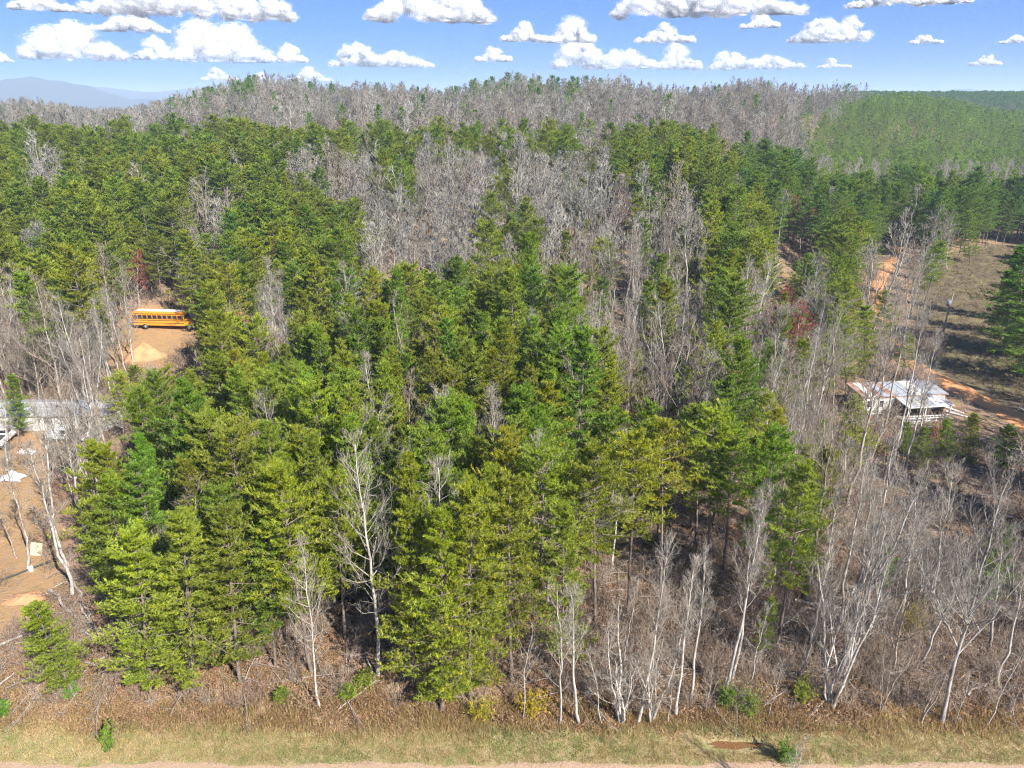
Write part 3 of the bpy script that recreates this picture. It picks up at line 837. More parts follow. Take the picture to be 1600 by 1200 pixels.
PINE_HAND = [
    ((690, 1110), (690, 800), 'golden green', True, 1.0, 'front golden-green pine whose skirts reach the grass'),
    ((735, 1095), (742, 760), 'yellow-green', True, .9, 'yellow-green pine touching the right side of the front golden pine'),
    ((800, 1060), (800, 745), 'olive green', False, 1.05, 'thin-crowned olive pine right of the front golden pine'),
    ((845, 1010), (850, 700), 'yellow-green', False, 1.0, 'yellow-green pine behind the yellow broom bush'),
    ((645, 1070), (640, 780), 'yellow-green', True, .85, 'pine just right of the tallest white dead tree'),
    ((300, 1080), (285, 800), 'olive green', True, 1.15, 'broad olive pine with low skirts above the brown slope'),
    ((235, 1080), (215, 830), 'yellow-green', True, 1.1, 'bushy low pine at the corner by the fallen trunks'),
    ((375, 1065), (360, 790), 'olive green', True, 1.0, 'olive pine left of the slim white dead trunk'),
    ((200, 985), (180, 745), 'olive green', True, 1.05, 'dark-based pine overlooking the fallen trunks'),
    ((165, 900), (150, 690), 'yellow-green', True, 1.0, 'pine bordering the yard right of the gnarled dead tree'),
    ((118, 1092), (45, 945), 'yellow-green', True, 1.35, 'short tilted pine with flat plates of needles at the lower left'),
    ((430, 1040), (425, 800), 'bright green', False, .95, 'green pine left behind the slim white dead trunk'),
    ((540, 1000), (530, 740), 'yellow-green', False, .9, 'pine between the two white dead trees'),
    ((980, 960), (985, 680), 'yellow-green', 2, .85, 'slim yellow-green pine standing left of the open leaf litter'),
    ((930, 985), (925, 700), 'yellow-green', False, 1.0, 'tall feathery pine at the right end of the front grove'),
    ((1032, 920), (1030, 665), 'yellow-green', 2, .85, 'pale yellow-green pine left of the dark trunked group'),
    ((1087, 862), (1085, 640), 'bright green', 2, .9, 'pine on a dark trunk over open litter, left of three'),
    ((1108, 897), (1112, 640), 'yellow-green', 2, .95, 'pine on a dark trunk over open litter, middle of three'),
    ((1132, 900), (1145, 670), 'bright green', 2, .95, 'pine on a dark trunk over open litter, right of three'),
    ((1195, 880), (1215, 690), 'golden green', 2, 1.1, 'bright golden pine right of the dark trunked group'),
    ((1165, 860), (1180, 680), 'yellow-green', 2, 1.1, 'yellow-green pine beside the bright golden one'),
    ((1240, 850), (1262, 700), 'olive green', False, 1.0, 'small olive pine between golden pine and bare stems'),
    ((1125, 690), (1122, 598), 'bright green', True, 1.5, 'round bright pine standing below white forked trees'),
    ((1010, 800), (1012, 655), 'yellow-green', False, 1.1, 'yellow-green pine below the white forked tree in mid wood'),
    ((1335, 735), (1328, 618), 'yellow-green', True, 1.5, 'low bushy pine hiding the lower corner of the white house'),
    ((1478, 728), (1475, 655), 'bright green', True, 1.25, 'small round pine between white house and dirt road'),
    ((1510, 725), (1520, 648), 'yellow-green', True, 1.2, 'small yellow-green pine standing against the orange road'),
    ((1565, 745), (1575, 665), 'bright green', True, 1.4, 'bushy young pine at the right edge below the road'),
    ((1440, 735), (1442, 668), 'olive green', True, 1.2, 'olive young pine below the broken planks'),
    ((1418, 720), (1415, 660), 'bright green', True, 1.1, 'thin young pine in front of the carport'),
    ((1590, 560), (1592, 385), 'deep green', True, 1.5, 'dark shadowed pine at the right edge of the clearing'),
    ((1630, 560), (1632, 400), 'deep green', True, 1.5, 'dark pine partly cut by the right edge over the clearing'),
    ((1605, 510), (1612, 372), 'deep green', True, 1.1, 'rear dark pine at the right edge of the clearing'),
    ((1445, 460), (1443, 418), 'bright green', True, 1.6, 'small round pine in the dry grass left of the utility pole'),
    ((1325, 430), (1318, 335), 'bright green', True, 1.25, 'bright cone-shaped pine left of the dirt road'),
    ((1360, 440), (1352, 345), 'bright green', True, 1.2, 'bright cone-shaped pine leaning over the dirt road'),
    ((1285, 460), (1280, 370), 'bright green', True, 1.2, 'bright cone-shaped pine in front of the small tan clearing'),
    ((390, 225), (388, 172), 'blue-green', True, 1.3, 'pale blue-green pine rising above the left crest'),
    ((72, 560), (70, 400), 'bright green', False, 1.5, 'huge layered pine above the yard, left of the thin white tree'),
    ((1515, 410), (1510, 330), 'bright green', True, 1.2, 'bright pine at the top of the clearing'),
    ((30, 690), (22, 585), 'bright green', False, 1.1, 'small pine in front of the long grey roof'),
    ((1385, 560), (1378, 455), 'yellow-green', True, 1.2, 'yellow-green pine hiding the middle stretch of the dirt road'),
    ((1350, 590), (1345, 480), 'yellow-green', True, 1.2, 'yellow-green pine up slope behind the white house'),
    ((1322, 610), (1312, 500), 'olive green', True, 1.2, 'olive pine left behind the white house'),
    ((1660, 600), (1668, 400), 'deep green', True, 1.3, 'tall dark pine beyond the right edge shading the clearing'),  # out of view, added to throw shadow over the clearing
    ((1700, 570), (1712, 400), 'deep green', True, 1.3, 'tall dark pine farthest beyond the right edge'),  # second unseen pine, added for its shadow on the clearing
    ((195, 700), (188, 585), 'yellow-green', False, 1.1, 'yellow-green pine right of the pickup yard'),
    ((215, 660), (212, 572), 'olive green', False, 1.1, 'olive pine just in front of the clay mound'),
    ((1568, 552), (1570, 425), 'deep green', True, 1.4, 'shorter dark pine leading the shadowed group right of the utility pole'),
    ((1602, 596), (1606, 440), 'deep green', True, 1.4, 'lowest dark pine of the shadowed group at the right edge'),
    ((1584, 528), (1588, 402), 'blue-green', True, 1.4, 'blue-green pine inside the shadowed group at the right edge'),
]
occupied = []
hand_bare, hand_pine = [], []
for bp, tp, kind, bark, lab in BARE_HAND:
    p, h, lx = base_top(bp, tp)
    wid = min(1.25, max(.8, 13 / h)) if kind != 'slender' else min(1.2, max(.75, 12 / h))
    if kind == 'snag' and h < 14: wid = .62
    r = make_bare(p, h, kind, bark, (lx, rng.normal(0, .02) * h), wid, lab, 'red_maple_tree' if kind == 'maple' else 'bare_tree')
    hand_bare.append((r, p, h)); occupied.append((p[0], p[1], .9))
for bp, tp, tint, full, wid, lab in PINE_HAND:
    p, h, lx = base_top(bp, tp)
    r = make_pine(p, h, tint, (lx * .8, 0), full, wid, lab)
    hand_pine.append((r, p, h, tint)); occupied.append((p[0], p[1], 2.2))

# ------------------------------------------------------------------ the rest of the near wood, by a coarse map of what the wood is made of
MAP_Y0 = 200
MAP = [
    'PPPPPPPPPPPMMPPMMPBPPPPDDDDDDDDD',   # 200
    'PBPPPPPPPBBBPBBMBBBPPPPDDDDDDDDD',   # 250
    'PPPPPPBMPPBBBBBMBBBBBBPPDDDDDDDD',   # 300
    'PPPPPPBDPPPMBBBMPBBBBBPPRPPDBBP.',   # 350
    'PPPPPPPPPPPBBBBMRBBBBBPPPMPB..DD',   # 400
    'BPPBBBPPBPPMPPPPPPBBMBMBRBPB...D',   # 450
    'BBBB.PPRBPPPPPPPPPBBBBMBMBPPB...',   # 500
    'BBBBPPPPPPPPPPPPPPMBBBPBBBPB....',   # 550
    'PBBPPPPPPPPBPPPPPPPBBBPMBBPB....',   # 600
    'BBPPPPPPPPPPPPPPPPPBMBPPBMP.....',   # 650
    '.BPPPPPPPPPPPPPPPPPBMBPPMBBBk...',   # 700
    '..PPPPPPPPPPPPPPPPPPBBbPbBbbbbbb',   # 750
    '..PPPPPPPPPPPPPPPPPb..b.bbbbbbbb',   # 800
    '..PPPPPPP.P.PPPPPPPb..bbbbbbbbbb',   # 850
    '..PPPPPPP...PPPPP.P.bbbbbbbbbbbb',   # 900
    '...PPPPP....PPP....bbbbbbbbbbbbb',   # 950
    '...PPPPP....P......bbbbbbbbbbbbb',   # 1000
    '...................bbbbbbbbbbbbb',   # 1050
]
WIN = [  # photo windows through which something farther off shows: x0, y0, x1, y1, distance
    (222, 482, 288, 512, BUS[1] - 3), (200, 528, 252, 562, BUS[1] - 16), (0, 632, 138, 688, TRUCK[1] - 2), (-40, 690, 92, 960, 70),
    (1345, 586, 1486, 660, HOUSE_R[1] - 3), (1470, 590, 1610, 690, 100), (1366, 420, 1386, 462, 150), (1394, 382, 1424, 394, 170), (1452, 400, 1610, 625, 128),
    (1000, 790, 1110, 900, 58), (1225, 372, 1275, 392, 165),
]
def hidden_window(x, y, z, h, w):
    cx0, top, dep = project(x, y, z + h)
    bx, bot, dep2 = project(x, y, z + h * .25)
    hw = w * F / dep
    for wi, (x0, y0, x1, y1, dist) in enumerate(WIN):
        if y < dist and max(cx0, bx) + hw > x0 and min(cx0, bx) - hw < x1 and bot > y0 and top < y1: return wi + 1
    return 0

auto = []
cell = 4.1
grid = []
y = 41.0
while y < 245:
    c = 3.25 if y < 100 else 3.9
    xm = y * .80 + 18
    for x in np.arange(-xm, xm, c):
        grid.append((x + rng.uniform(-.42, .42) * c, y + rng.uniform(-.42, .42) * c))
    y += c
occ = np.array(occupied)
ZH = POLE
for x, y in grid:
    if y < 40.6: continue
    z = terr(x, y)
    h = rng.normal(15.6, 2.0) if y < 110 else rng.normal(16.6, 2.0)
    if x / y > .27 and y > 140: h *= .86
    px, py, dep = project(x, y, z + h * .70)
    if py > 1250: continue
    ci = int(np.clip(px // 50, 0, 31)); ri = int((py - MAP_Y0) // 50)
    if ri < 0: ri = 0
    if ri >= len(MAP): continue
    k = MAP[ri][ci]
    if px < -60 or px > 1660: k = 'M' if k in 'MB' else ('b' if k == 'b' else 'P' if (y > 60 and px < 0) or y > 150 else 'B')
    if k in '.k' or (x / y > .27 and y > 212): continue
    if near_line(x, y, ROAD_PTS) < 2.6: continue
    if inside1(x, y, CLEAR) or inside1(x, y, YARD) or inside1(x, y, BUSLOT): continue
    if abs(x - HOUSE_R[0]) < 10 and abs(y - HOUSE_R[1]) < 7: continue
    if abs(x - LONG[0]) < 12 and abs(y - LONG[1]) < 6: continue
    dd = np.hypot(occ[:, 0] - x, occ[:, 1] - y)
    if (dd < occ[:, 2]).any(): continue
    if k == 'M': k = 'P' if rng.random() < .55 else 'B'
    if k == 'B' and px > 880 and rng.random() < .32:
        k = 'P'; h *= rng.uniform(.6, .9)
    if k == 'b' and rng.random() < .2:
        k = 'P'; h *= rng.uniform(.3, .55)
    if k in 'PD':
        if rng.random() < .06: k = 'B'
        else:
            if hidden_window(x, y, z, h, 2.6): continue
            if k == 'D': tint = ['deep green', 'blue-green', 'deep green', 'bright green'][rng.integers(4)]
            else: tint = ['yellow-green', 'yellow-green', 'bright green', 'olive green', 'olive green', 'bright green', 'deep green'][rng.integers(7)]
            auto.append(dict(t='P', x=x, y=y, z=z, h=h, tint=tint, full=rng.random() < (.6 if y < 46 else .10)))
            continue
    if k == 'B':
        if rng.random() < .05: continue
        wi = hidden_window(x, y, z, h, 1.2)
        if wi in (1, 2) or wi and rng.random() < .45: continue
        kind = ['slender', 'spread', 'slender', 'multi', 'spread'][rng.integers(5)]
        bark = ['white-barked', 'pale grey', 'pale grey', 'ash grey', 'grey-brown', 'pinkish grey'][rng.integers(6)]
        auto.append(dict(t='B', x=x, y=y, z=z, h=h * rng.uniform(.75, 1.05), kind=kind, bark=bark))
    elif k == 'R':
        if hidden_window(x, y, z, h, 1.6): continue
        auto.append(dict(t='B', x=x, y=y, z=z, h=h * .8, kind='maple' if rng.random() < .35 else 'spread', bark='pinkish grey'))
    elif k == 'b':
        if rng.random() < .25: continue
        hh = rng.uniform(7, 15)
        if hidden_window(x, y, z, hh, 1.0): continue
        auto.append(dict(t='B', x=x, y=y, z=z, h=hh, kind=['slender', 'multi', 'slender', 'sapling', 'spread'][rng.integers(5)], bark=['white-barked', 'pale grey', 'grey-brown', 'ash grey'][rng.integers(4)], lean=hh * rng.uniform(.0, .22)))

def in_view(a):
    px, py, d = project(a['x'], a['y'], a['z'] + a['h'] * .8)
    return -40 < px < 1640 and py < 1260
autoP = sorted([a for a in auto if a['t'] == 'P'], key=lambda a: (not in_view(a), a['y']))
autoB = sorted([a for a in auto if a['t'] == 'B'], key=lambda a: (not in_view(a), a['y']))
NP, NB = 300 - len(hand_pine), 300 - len(hand_bare)
indiv, rest_P, rest_B = autoP[:NP] + autoB[:NB], autoP[NP:], autoB[NB:]

# ---- labels that single each tree out: by the nearest landmark, else by its tier and place in the tier
ORD = 'first second third fourth fifth sixth seventh eighth ninth tenth eleventh twelfth thirteenth fourteenth fifteenth sixteenth seventeenth eighteenth nineteenth twentieth'.split()
TENS = {2: 'twenty', 3: 'thirty', 4: 'forty', 5: 'fifty', 6: 'sixty'}
def ordinal(n):
    if n <= 20: return ORD[n - 1]
    t, u = divmod(n, 10)
    return {2: 'twentieth', 3: 'thirtieth', 4: 'fortieth', 5: 'fiftieth', 6: 'sixtieth'}[t] if u == 0 else TENS[t] + '-' + ORD[u - 1]
LANDMARKS = [('the orange bus', 255, 490), ('the clay mound', 232, 545), ('the white pickup', 108, 670), ('the white house', 1410, 625), ('the utility pole', 1474, 495),
             ('the tallest white dead tree', 580, 880), ('the slim white dead trunk', 484, 980), ('the front golden pine', 690, 960), ('the rust red tree', 374, 555),
             ('the crimson tree', 214, 430), ('the pinkish tree beside the tan clearing', 1248, 350), ('the white fanning tree', 1160, 520), ('the mid-wood forked white tree', 1040, 570),
             ('the big white-limbed tree', 704, 290), ('the bright golden pine', 1205, 770), ('the tall pale pair', 1160, 920), ('the forked white clump', 1320, 980), ('the large leaning tree', 1530, 930),
             ('the dirt road bend', 1372, 440), ('the purplish clump', 768, 575), ('the gnarled dead tree', 95, 700)]
for a in indiv:
    a['px'], a['py'], _ = project(a['x'], a['y'], a['z'] + a['h'] * .75)
    _, a['top'], _ = project(a['x'], a['y'], a['z'] + a['h'])
    size = 'tall' if a['h'] > (17 if a['t'] == 'P' else 15) else 'short' if a['h'] < (14.6 if a['t'] == 'P' else 9.5) else 'medium'
    if a['t'] == 'P': a['look'] = f"{size} {a['tint']} pine"
    else: a['look'] = f"{size} {a['bark']} " + {'slender': 'slender bare tree', 'spread': 'spreading bare tree', 'multi': 'many-stemmed bare tree', 'sapling': 'bare sapling', 'maple': 'red-budded tree'}[a['kind']]
for kind in 'PB':
    pool = [a for a in indiv if a['t'] == kind]
    for nm, lx, ly in LANDMARKS:
        for rel, dx, dy in (('just left of', -45, 0), ('just right of', 45, 0), ('just behind', 0, -45), ('just below', 0, 45)):
            best, bd_ = None, 34
            for a in pool:
                if 'label' in a: continue
                d = math.hypot(a['px'] - lx - dx, a['py'] - ly - dy)
                if d < bd_: best, bd_ = a, d
            if best: best['label'] = f"{best['look']} {rel} {nm}"
    left_ = sorted([a for a in pool if 'label' not in a], key=lambda a: -a['top'])
    tiers = max(1, math.ceil(len(left_) / 16))
    for t in range(tiers):
        row = sorted(left_[t * 16:(t + 1) * 16], key=lambda a: a['px'])
        for i, a in enumerate(row):
            what = 'crowns' if kind == 'P' else 'bare tops'
            a['label'] = f"{a['look']}, {ordinal(i + 1)} from left in {ordinal(t + 1)} tier of {what}"
for a in indiv:
    p = (a['x'], a['y'], a['z'])
    if a['t'] == 'P':
        make_pine(p, a['h'], a['tint'], tuple(rng.normal(0, .03, 2) * a['h']), a['full'], rng.uniform(.68, .98), a['label'])
    else:
        make_bare(p, a['h'], a['kind'], a['bark'], (a.get('lean', 0) + rng.normal(0, .03) * a['h'], rng.normal(0, .03) * a['h']), rng.uniform(.85, 1.15), a['label'], 'red_maple_tree' if a['kind'] == 'maple' else 'bare_tree')

# ------------------------------------------------------------------ masses nobody could count
def scatter(name, protos, pts, rot, scl, idx, tint, label, cat=None):
    pc = bpy.data.collections.new(name + ' kinds')
    for i, me in enumerate(protos):
        pc.objects.link(bpy.data.objects.new(f'{name}_kind_{i:02d}', me))
    me = bpy.data.meshes.new(name)
    n = len(pts)
    me.vertices.add(n); me.vertices.foreach_set('co', np.asarray(pts, np.float32).ravel())
    for nm, typ, key, arr in (('rot', 'FLOAT_VECTOR', 'vector', rot), ('scl', 'FLOAT_VECTOR', 'vector', scl), ('idx', 'INT', 'value', idx), ('tint', 'FLOAT_COLOR', 'color', tint)):
        a = me.attributes.new(nm, typ, 'POINT')
        a.data.foreach_set(key, np.asarray(arr, np.int32 if typ == 'INT' else np.float32).ravel())
    o = link(name, me)
    ng = bpy.data.node_groups.new(name + ' spread', 'GeometryNodeTree')
    ng.interface.new_socket('Geometry', in_out='INPUT', socket_type='NodeSocketGeometry')
    ng.interface.new_socket('Geometry', in_out='OUTPUT', socket_type='NodeSocketGeometry')
    gi, go = ng.nodes.new('NodeGroupInput'), ng.nodes.new('NodeGroupOutput')
    ci = ng.nodes.new('GeometryNodeCollectionInfo')
    ci.inputs['Collection'].default_value = pc
    ci.inputs['Separate Children'].default_value = True
    ci.inputs['Reset Children'].default_value = True
    ip = ng.nodes.new('GeometryNodeInstanceOnPoints')
    ip.inputs['Pick Instance'].default_value = True
    def attr(nm, typ):
        a = ng.nodes.new('GeometryNodeInputNamedAttribute'); a.data_type = typ; a.inputs['Name'].default_value = nm
        return a.outputs['Attribute']
    L = ng.links
    L.new(gi.outputs[0], ip.inputs['Points']); L.new(ci.outputs[0], ip.inputs['Instance'])
    L.new(attr('idx', 'INT'), ip.inputs['Instance Index'])
    e2r = ng.nodes.new('FunctionNodeEulerToRotation')
    L.new(attr('rot', 'FLOAT_VECTOR'), e2r.inputs[0]); L.new(e2r.outputs[0], ip.inputs['Rotation'])
    L.new(attr('scl', 'FLOAT_VECTOR'), ip.inputs['Scale'])
    L.new(ip.outputs[0], go.inputs[0])
    md = o.modifiers.new('spread', 'NODES'); md.node_group = ng
    tag(o, label, cat, None, 'stuff')
    return o

def spin(n, tilt=.03):
    return np.stack([rng.normal(0, tilt, n), rng.normal(0, tilt, n), rng.uniform(0, 6.28, n)], -1)
def uni(s, wid=None):
    s = np.asarray(s)
    return np.stack([s if wid is None else s * wid] * 2 + [s], -1)

lodP = []
for i, (cb, rm, tf) in enumerate([(.35, 2.9, .75), (.45, 3.1, .6), (.3, 2.6, .85), (.5, 3.0, .55)]):
    w, l = pine_geo(500 + i, 17, cb, rm, 1, tf)
    g = Geo()
    for src, mi in ((w, 0), (l, 1)):
        for V, T, A in zip(src.V, src.T, src.A):
            pass
        g.add(np.concatenate(src.V), np.concatenate(src.T), mi, np.concatenate(src.A))
    lodP.append(g.mesh('pine of the wood', [M['pine_bark'], M['needles_i']]))
lodY = []
for i in range(3):
    w, l = pine_geo(540 + i, 17, .04, 4.8, 1, .8)
    g = Geo()
    g.add(np.concatenate(w.V), np.concatenate(w.T), 0, .5); g.add(np.concatenate(l.V), np.concatenate(l.T), 1, np.concatenate(l.A))
    lodY.append(g.mesh('young plantation pine', [M['pine_bark'], M['needles_i']]))
lodB = []
for i, sp in enumerate([dict(first=.45, spread=34, n1=15, l1=.24), dict(first=.35, spread=44, n1=14, l1=.30, fork=1), dict(first=.5, spread=32, n1=15, l1=.24), dict(first=.4, spread=40, n1=14, l1=.28, fork=1), dict(first=.55, spread=36, n1=12, l1=.25)]):
    t, b, d = bare_geo(600 + i, 15, n2=5, n3=3, lod=1, **sp)
    g = Geo()
    for src in (t, b): g.add(np.concatenate(src.V), np.concatenate(src.T), 0, .5)
    lodB.append(g.mesh('bare tree of the wood', [M['pale_bark_i']]))

fullP = []
for i in range(6):
    g = Geo()
    w, l = pine_geo(100 + i, 17, PINE_SPECS[i][0], PINE_SPECS[i][1], 0, PINE_SPECS[i][2])
    g.add(np.concatenate(w.V), np.concatenate(w.T), 0, .5); g.add(np.concatenate(l.V), np.concatenate(l.T), 1, np.concatenate(l.A))
    fullP.append(g.mesh('pine of the slope', [M['pine_bark'], M['needles_i']]))
midP = [(a['x'], a['y'], a['z'], a['h'], TINTS[a['tint']]) for a in rest_P]
farP = [] and [(a['x'], a['y'], a['z'], a['h'], TINTS[a['tint']]) for a in rest_P]
farB = [(a['x'], a['y'], a['z'], a['h'], BARKS[a['bark']]) for a in rest_B]
yng, fpl = [], []
bk = list(BARKS.values())
y = 214.0
while y < 640:
    c = 4.7 if y < 430 else 6.0
    for x in np.arange(-y * .86, y * .86, c):
        xx, yy = x + rng.uniform(-.45, .45) * c, y + rng.uniform(-.45, .45) * c
        u = xx / yy
        if yy < 243 and u < .27: continue
        z = terr(xx, yy)
        if u > .37 + .07 * S1(380, 500, yy) + .012 * math.sin(yy * .05) + rng.normal(0, .022):
            if 265 < yy < 300 and rng.random() < (.55 if u < .5 or u > .56 else .1): farB.append((xx, yy, z, rng.uniform(9, 13), BARKS['white-barked']))
            elif yy < 300 and rng.random() < .12: farP.append((xx, yy, z, rng.uniform(9, 14), TINTS['bright green']))
            elif yy > 560 and rng.random() < .5: farB.append((xx, yy, z, rng.uniform(10, 15), BARKS['ash grey']))
            continue
        cl = math.sin(xx * .021 + 1.7) * math.sin(yy * .017 + .6)
        pp = .035 + (.15 if cl > .55 else 0) + (.5 if (-.45 < u < -.33 and 380 < yy < 470) else 0)
        if rng.random() < pp and yy > 255: farP.append((xx, yy, z, rng.uniform(14, 19.5) if u < -.3 else rng.uniform(15, 22), TINTS['deep green'] if rng.random() < .6 else TINTS['blue-green']))
        elif rng.random() < .88:
            b = np.array(bk[rng.choice(5, p=[.15, .25, .15, .3, .15])]) * rng.uniform(.6, 1.3)
            farB.append((xx, yy, z, rng.choice([rng.uniform(11, 15), rng.uniform(15, 21)]), b))
    y += c
y = 296.0                                           # plantation in rows
while y < 560:
    for x in np.arange(y * .36, y * .88, 4.3):
        xx, yy = x + rng.uniform(-1.1, 1.1), y + rng.uniform(-1.1, 1.1)
        if xx / yy > .375 + .07 * S1(380, 500, yy) + .012 * math.sin(yy * .05) + rng.normal(0, .022): yng.append((xx, yy, terr(xx, yy), rng.uniform(6.5, 12), np.array([.84, 1.0, .80]) * rng.uniform(.7, 1.3)))
    y += 4.6
y = 740.0
while y < 960:
    for x in np.arange(y * .36, y * .95, 4.5):
        xx, yy = x + rng.uniform(-1, 1), y + rng.uniform(-1, 1)
        fpl.append((xx, yy, terr(xx, yy), rng.uniform(17, 21), np.array(TINTS['blue-green']) * rng.uniform(.75, 1.0)))
    y += 5
y = 640.0                                           # leafless country beyond the left shoulder
while y < 1500:
    c = y * .012
    for x in np.arange(-y * .9, y * .34, c):
        farB.append((x + rng.uniform(-.4, .4) * c, y + rng.uniform(-.4, .4) * c, terr(x, y), rng.uniform(14, 20), np.array(bk[rng.integers(5)])))
    y += c

def mass(name, protos, items, nominal, label, cat, widr=(.9, 1.15)):
    n = len(items)
    A = np.array([(i[0], i[1], i[2], i[3]) for i in items])
    tint = np.array([np.append(np.array(i[4]) * rng.uniform(.85, 1.12), 1) for i in items])
    scatter(name, protos, A[:, :3] - (0, 0, .1), spin(n), uni(A[:, 3] / nominal, rng.uniform(*widr, n)), rng.integers(0, len(protos), n), tint, label, cat)
mass('hillside_pines', fullP, midP, 17, 'green pines massed on the slope behind the bright grove', 'pine wood')
mass('pine_wood', lodP, farP, 17, 'dark green pines standing among the grey trees of the far ridge', 'pine wood')
mass('bare_wood', lodB, farB, 15, 'grey leafless wood covering the far ridge', 'bare wood', (.95, 1.3))
mass('pine_plantation', lodY, yng, 17, 'rows of young green plantation pines on the far right hill', 'plantation')
mass('far_pine_wood', lodP, fpl, 17, 'dark blue-green line of tall pines on the far right skyline', 'pine wood', (1.1, 1.4))

# ------------------------------------------------------------------ undergrowth, grass, litter
def brush_geo(seed, stems, h, leafy=0):
    rg = np.random.default_rng(seed)
    g = Geo()
    a = rg.uniform(0, 6.28, stems); t = rg.uniform(.1, .75, stems)
    d = np.stack([np.cos(a) * np.sin(t), np.sin(a) * np.sin(t), np.cos(t)], -1)
    p = np.stack([rg.normal(0, .25, stems), rg.normal(0, .25, stems), np.full(stems, -.1)], -1)
    L = h * rg.uniform(.5, 1.2, stems)
    B = grow(rg, p, d, L, 5, up=.02, wob=.14)
    g.tubes(B, taper(np.full(stems, .014), np.full(stems, .005), 5), 3)
    p2, d2 = along(B, rg.uniform(.2, 1, (stems, 7)))
    B2 = grow(rg, p2.reshape(-1, 3), norm(d2 + rg.normal(0, .6, d2.shape)).reshape(-1, 3), np.repeat(L, 7) * rg.uniform(.15, .45, stems * 7), 3, up=.0, wob=.12)
    g.tubes(B2, taper(np.full(len(B2), .008), np.full(len(B2), .003), 3), 3)
    if leafy:
        p3, d3 = along(B2, rg.uniform(.2, 1, (len(B2), leafy)))
        Vb, Tb = blades(rg, p3.reshape(-1, 3), d3.reshape(-1, 3), 2, .10, .06, 0, .9)
        g.add(Vb, Tb, 1, np.repeat(rg.random(len(B2) * leafy), 6))
    return g
M['brush_i'] = bark_material('brush stems', (.19, .155, .12), (.42, .355, .285), 5, True)
brush = [brush_geo(700 + i, 16, 1.9, [0, 0, 0, 0, 2][i]).mesh('brush', [M['brush_i'], M['dead_leaf']]) for i in range(5)]
pts, scl, tin = [], [], []
for _ in range(5200):
    x, y = rng.uniform(-48, 62), 38.2 + rng.exponential(22)
    if y > 125: continue
    px, py, _d = project(x, y, terr(x, y))
    if not (-60 < px < 1660) or inside1(x, y, YARD) and rng.random() < .85 or inside1(x, y, CLEAR) and rng.random() < .6: continue
    w = .95 if px > 960 else .42
    if 1000 < px < 1110 and 760 < py < 900: w = .2
    elif px > 960: w = .7
    if y < 42 and 180 < px < 860: w = .25
    if near_line(x, y, ROAD_PTS) < 3: continue
    if rng.random() > w: continue
    pts.append((x, y, terr(x, y))); scl.append(rng.uniform(.45, 1.25)); tin.append((*(np.array([1, .92, .88]) * rng.uniform(.7, 1.25)), 1))
for _ in range(2600):
    x, y = rng.uniform(-120, 75), rng.uniform(72, 165)
    px, py, _d = project(x, y, terr(x, y))
    if not (-60 < px < 330 or 1230 < px < 1480) or inside1(x, y, YARD) and rng.random() < .7 or near_line(x, y, ROAD_PTS) < 2.4: continue
    if abs(x - BUS[0]) < 8 and -20 < y - BUS[1] < 3: continue
    pts.append((x, y, terr(x, y))); scl.append(rng.uniform(.8, 1.9)); tin.append((*(np.array([1, .92, .88]) * rng.uniform(.7, 1.25)), 1))
n = len(pts)
scatter('undergrowth', brush, pts, spin(n, .12), uni(scl), rng.integers(0, 5, n), tin, 'tangle of bare brown brush covering the forest floor', 'undergrowth')

def grass_geo(seed, nb, h, rad):
    rg = np.random.default_rng(seed)
    p = np.stack([rg.normal(0, rad, nb), rg.normal(0, rad, nb), np.full(nb, -.02)], -1)
    V, T = blades(rg, p, np.tile([0, 0, 1.0], (nb, 1)), 1, h, .03, .2, .45)
    g = Geo(); g.add(V, T, 0, np.repeat(rg.random(nb), 3))
    return g.mesh('grass tuft', [M['grass']])
tuft = [grass_geo(800 + i, 22, .17, .18) for i in range(3)] + [grass_geo(810 + i, 18, .42, .16) for i in range(2)]
pts, idx, scl, tin = [], [], [], []
for _ in range(21000):
    x, y = rng.uniform(-38, 40), rng.uniform(33.9, 41.5)
    wob = .7 * math.sin(x * .41) + .5 * math.sin(x * 1.07 + 2)
    if y > 37.0 - wob * .5 and rng.random() < .86: continue
    if abs(x - 15) < 2.2 and abs(y - 35.4) < .55: continue
    tall = y > 36.0 + .7 * math.sin(x * .7) and rng.random() < .4
    g = .5 + .5 * math.sin(x * .23 + 1.2) * math.sin(y * 1.1 + x * .1)
    green = rng.random() < (.50 * g if y < 36.8 else .05)
    pts.append((x, y, terr(x, y))); idx.append(rng.integers(3, 5) if tall else rng.integers(0, 3)); scl.append(rng.uniform(.6, 1.3))
    t = np.array([.48, .72, .42]) if green else np.array([1, .93, .85]) * rng.uniform(.75, 1.15)
    tin.append((*t, 1))
for _ in range(3600):                                # dry weeds of the bank behind the verge
    x, y = rng.uniform(-38, 42), rng.normal(37.7, .85)
    if y < 36.2 or rng.random() < .45 + .45 * math.sin(x * .9 + y) * math.sin(x * .37): continue
    pts.append((x, y, terr(x, y))); idx.append(rng.integers(3, 5)); scl.append(rng.uniform(.7, 1.6))
    tin.append((*(np.array([[.95, .82, .66], [.70, .54, .43], [1.0, .9, .74]][rng.integers(3)]) * rng.uniform(.7, 1.1)), 1))
for _ in range(9000):                                # dry grass of the clearing
    x, y = rng.uniform(40, 130), rng.uniform(90, 190)
    if not inside1(x, y, CLEAR) or near_line(x, y, ROAD_PTS) < 2.6: continue
    pts.append((x, y, terr(x, y))); idx.append(rng.integers(3, 5)); scl.append(rng.uniform(.8, 1.9))
    tin.append((*(np.array([.5, .45, .42]) * rng.uniform(.5, 1.1)), 1))
n = len(pts)
scatter('grass', tuft, pts, spin(n, .1), uni(scl), idx, tin, 'straw and green grass of the verge and the clearing', 'grass')

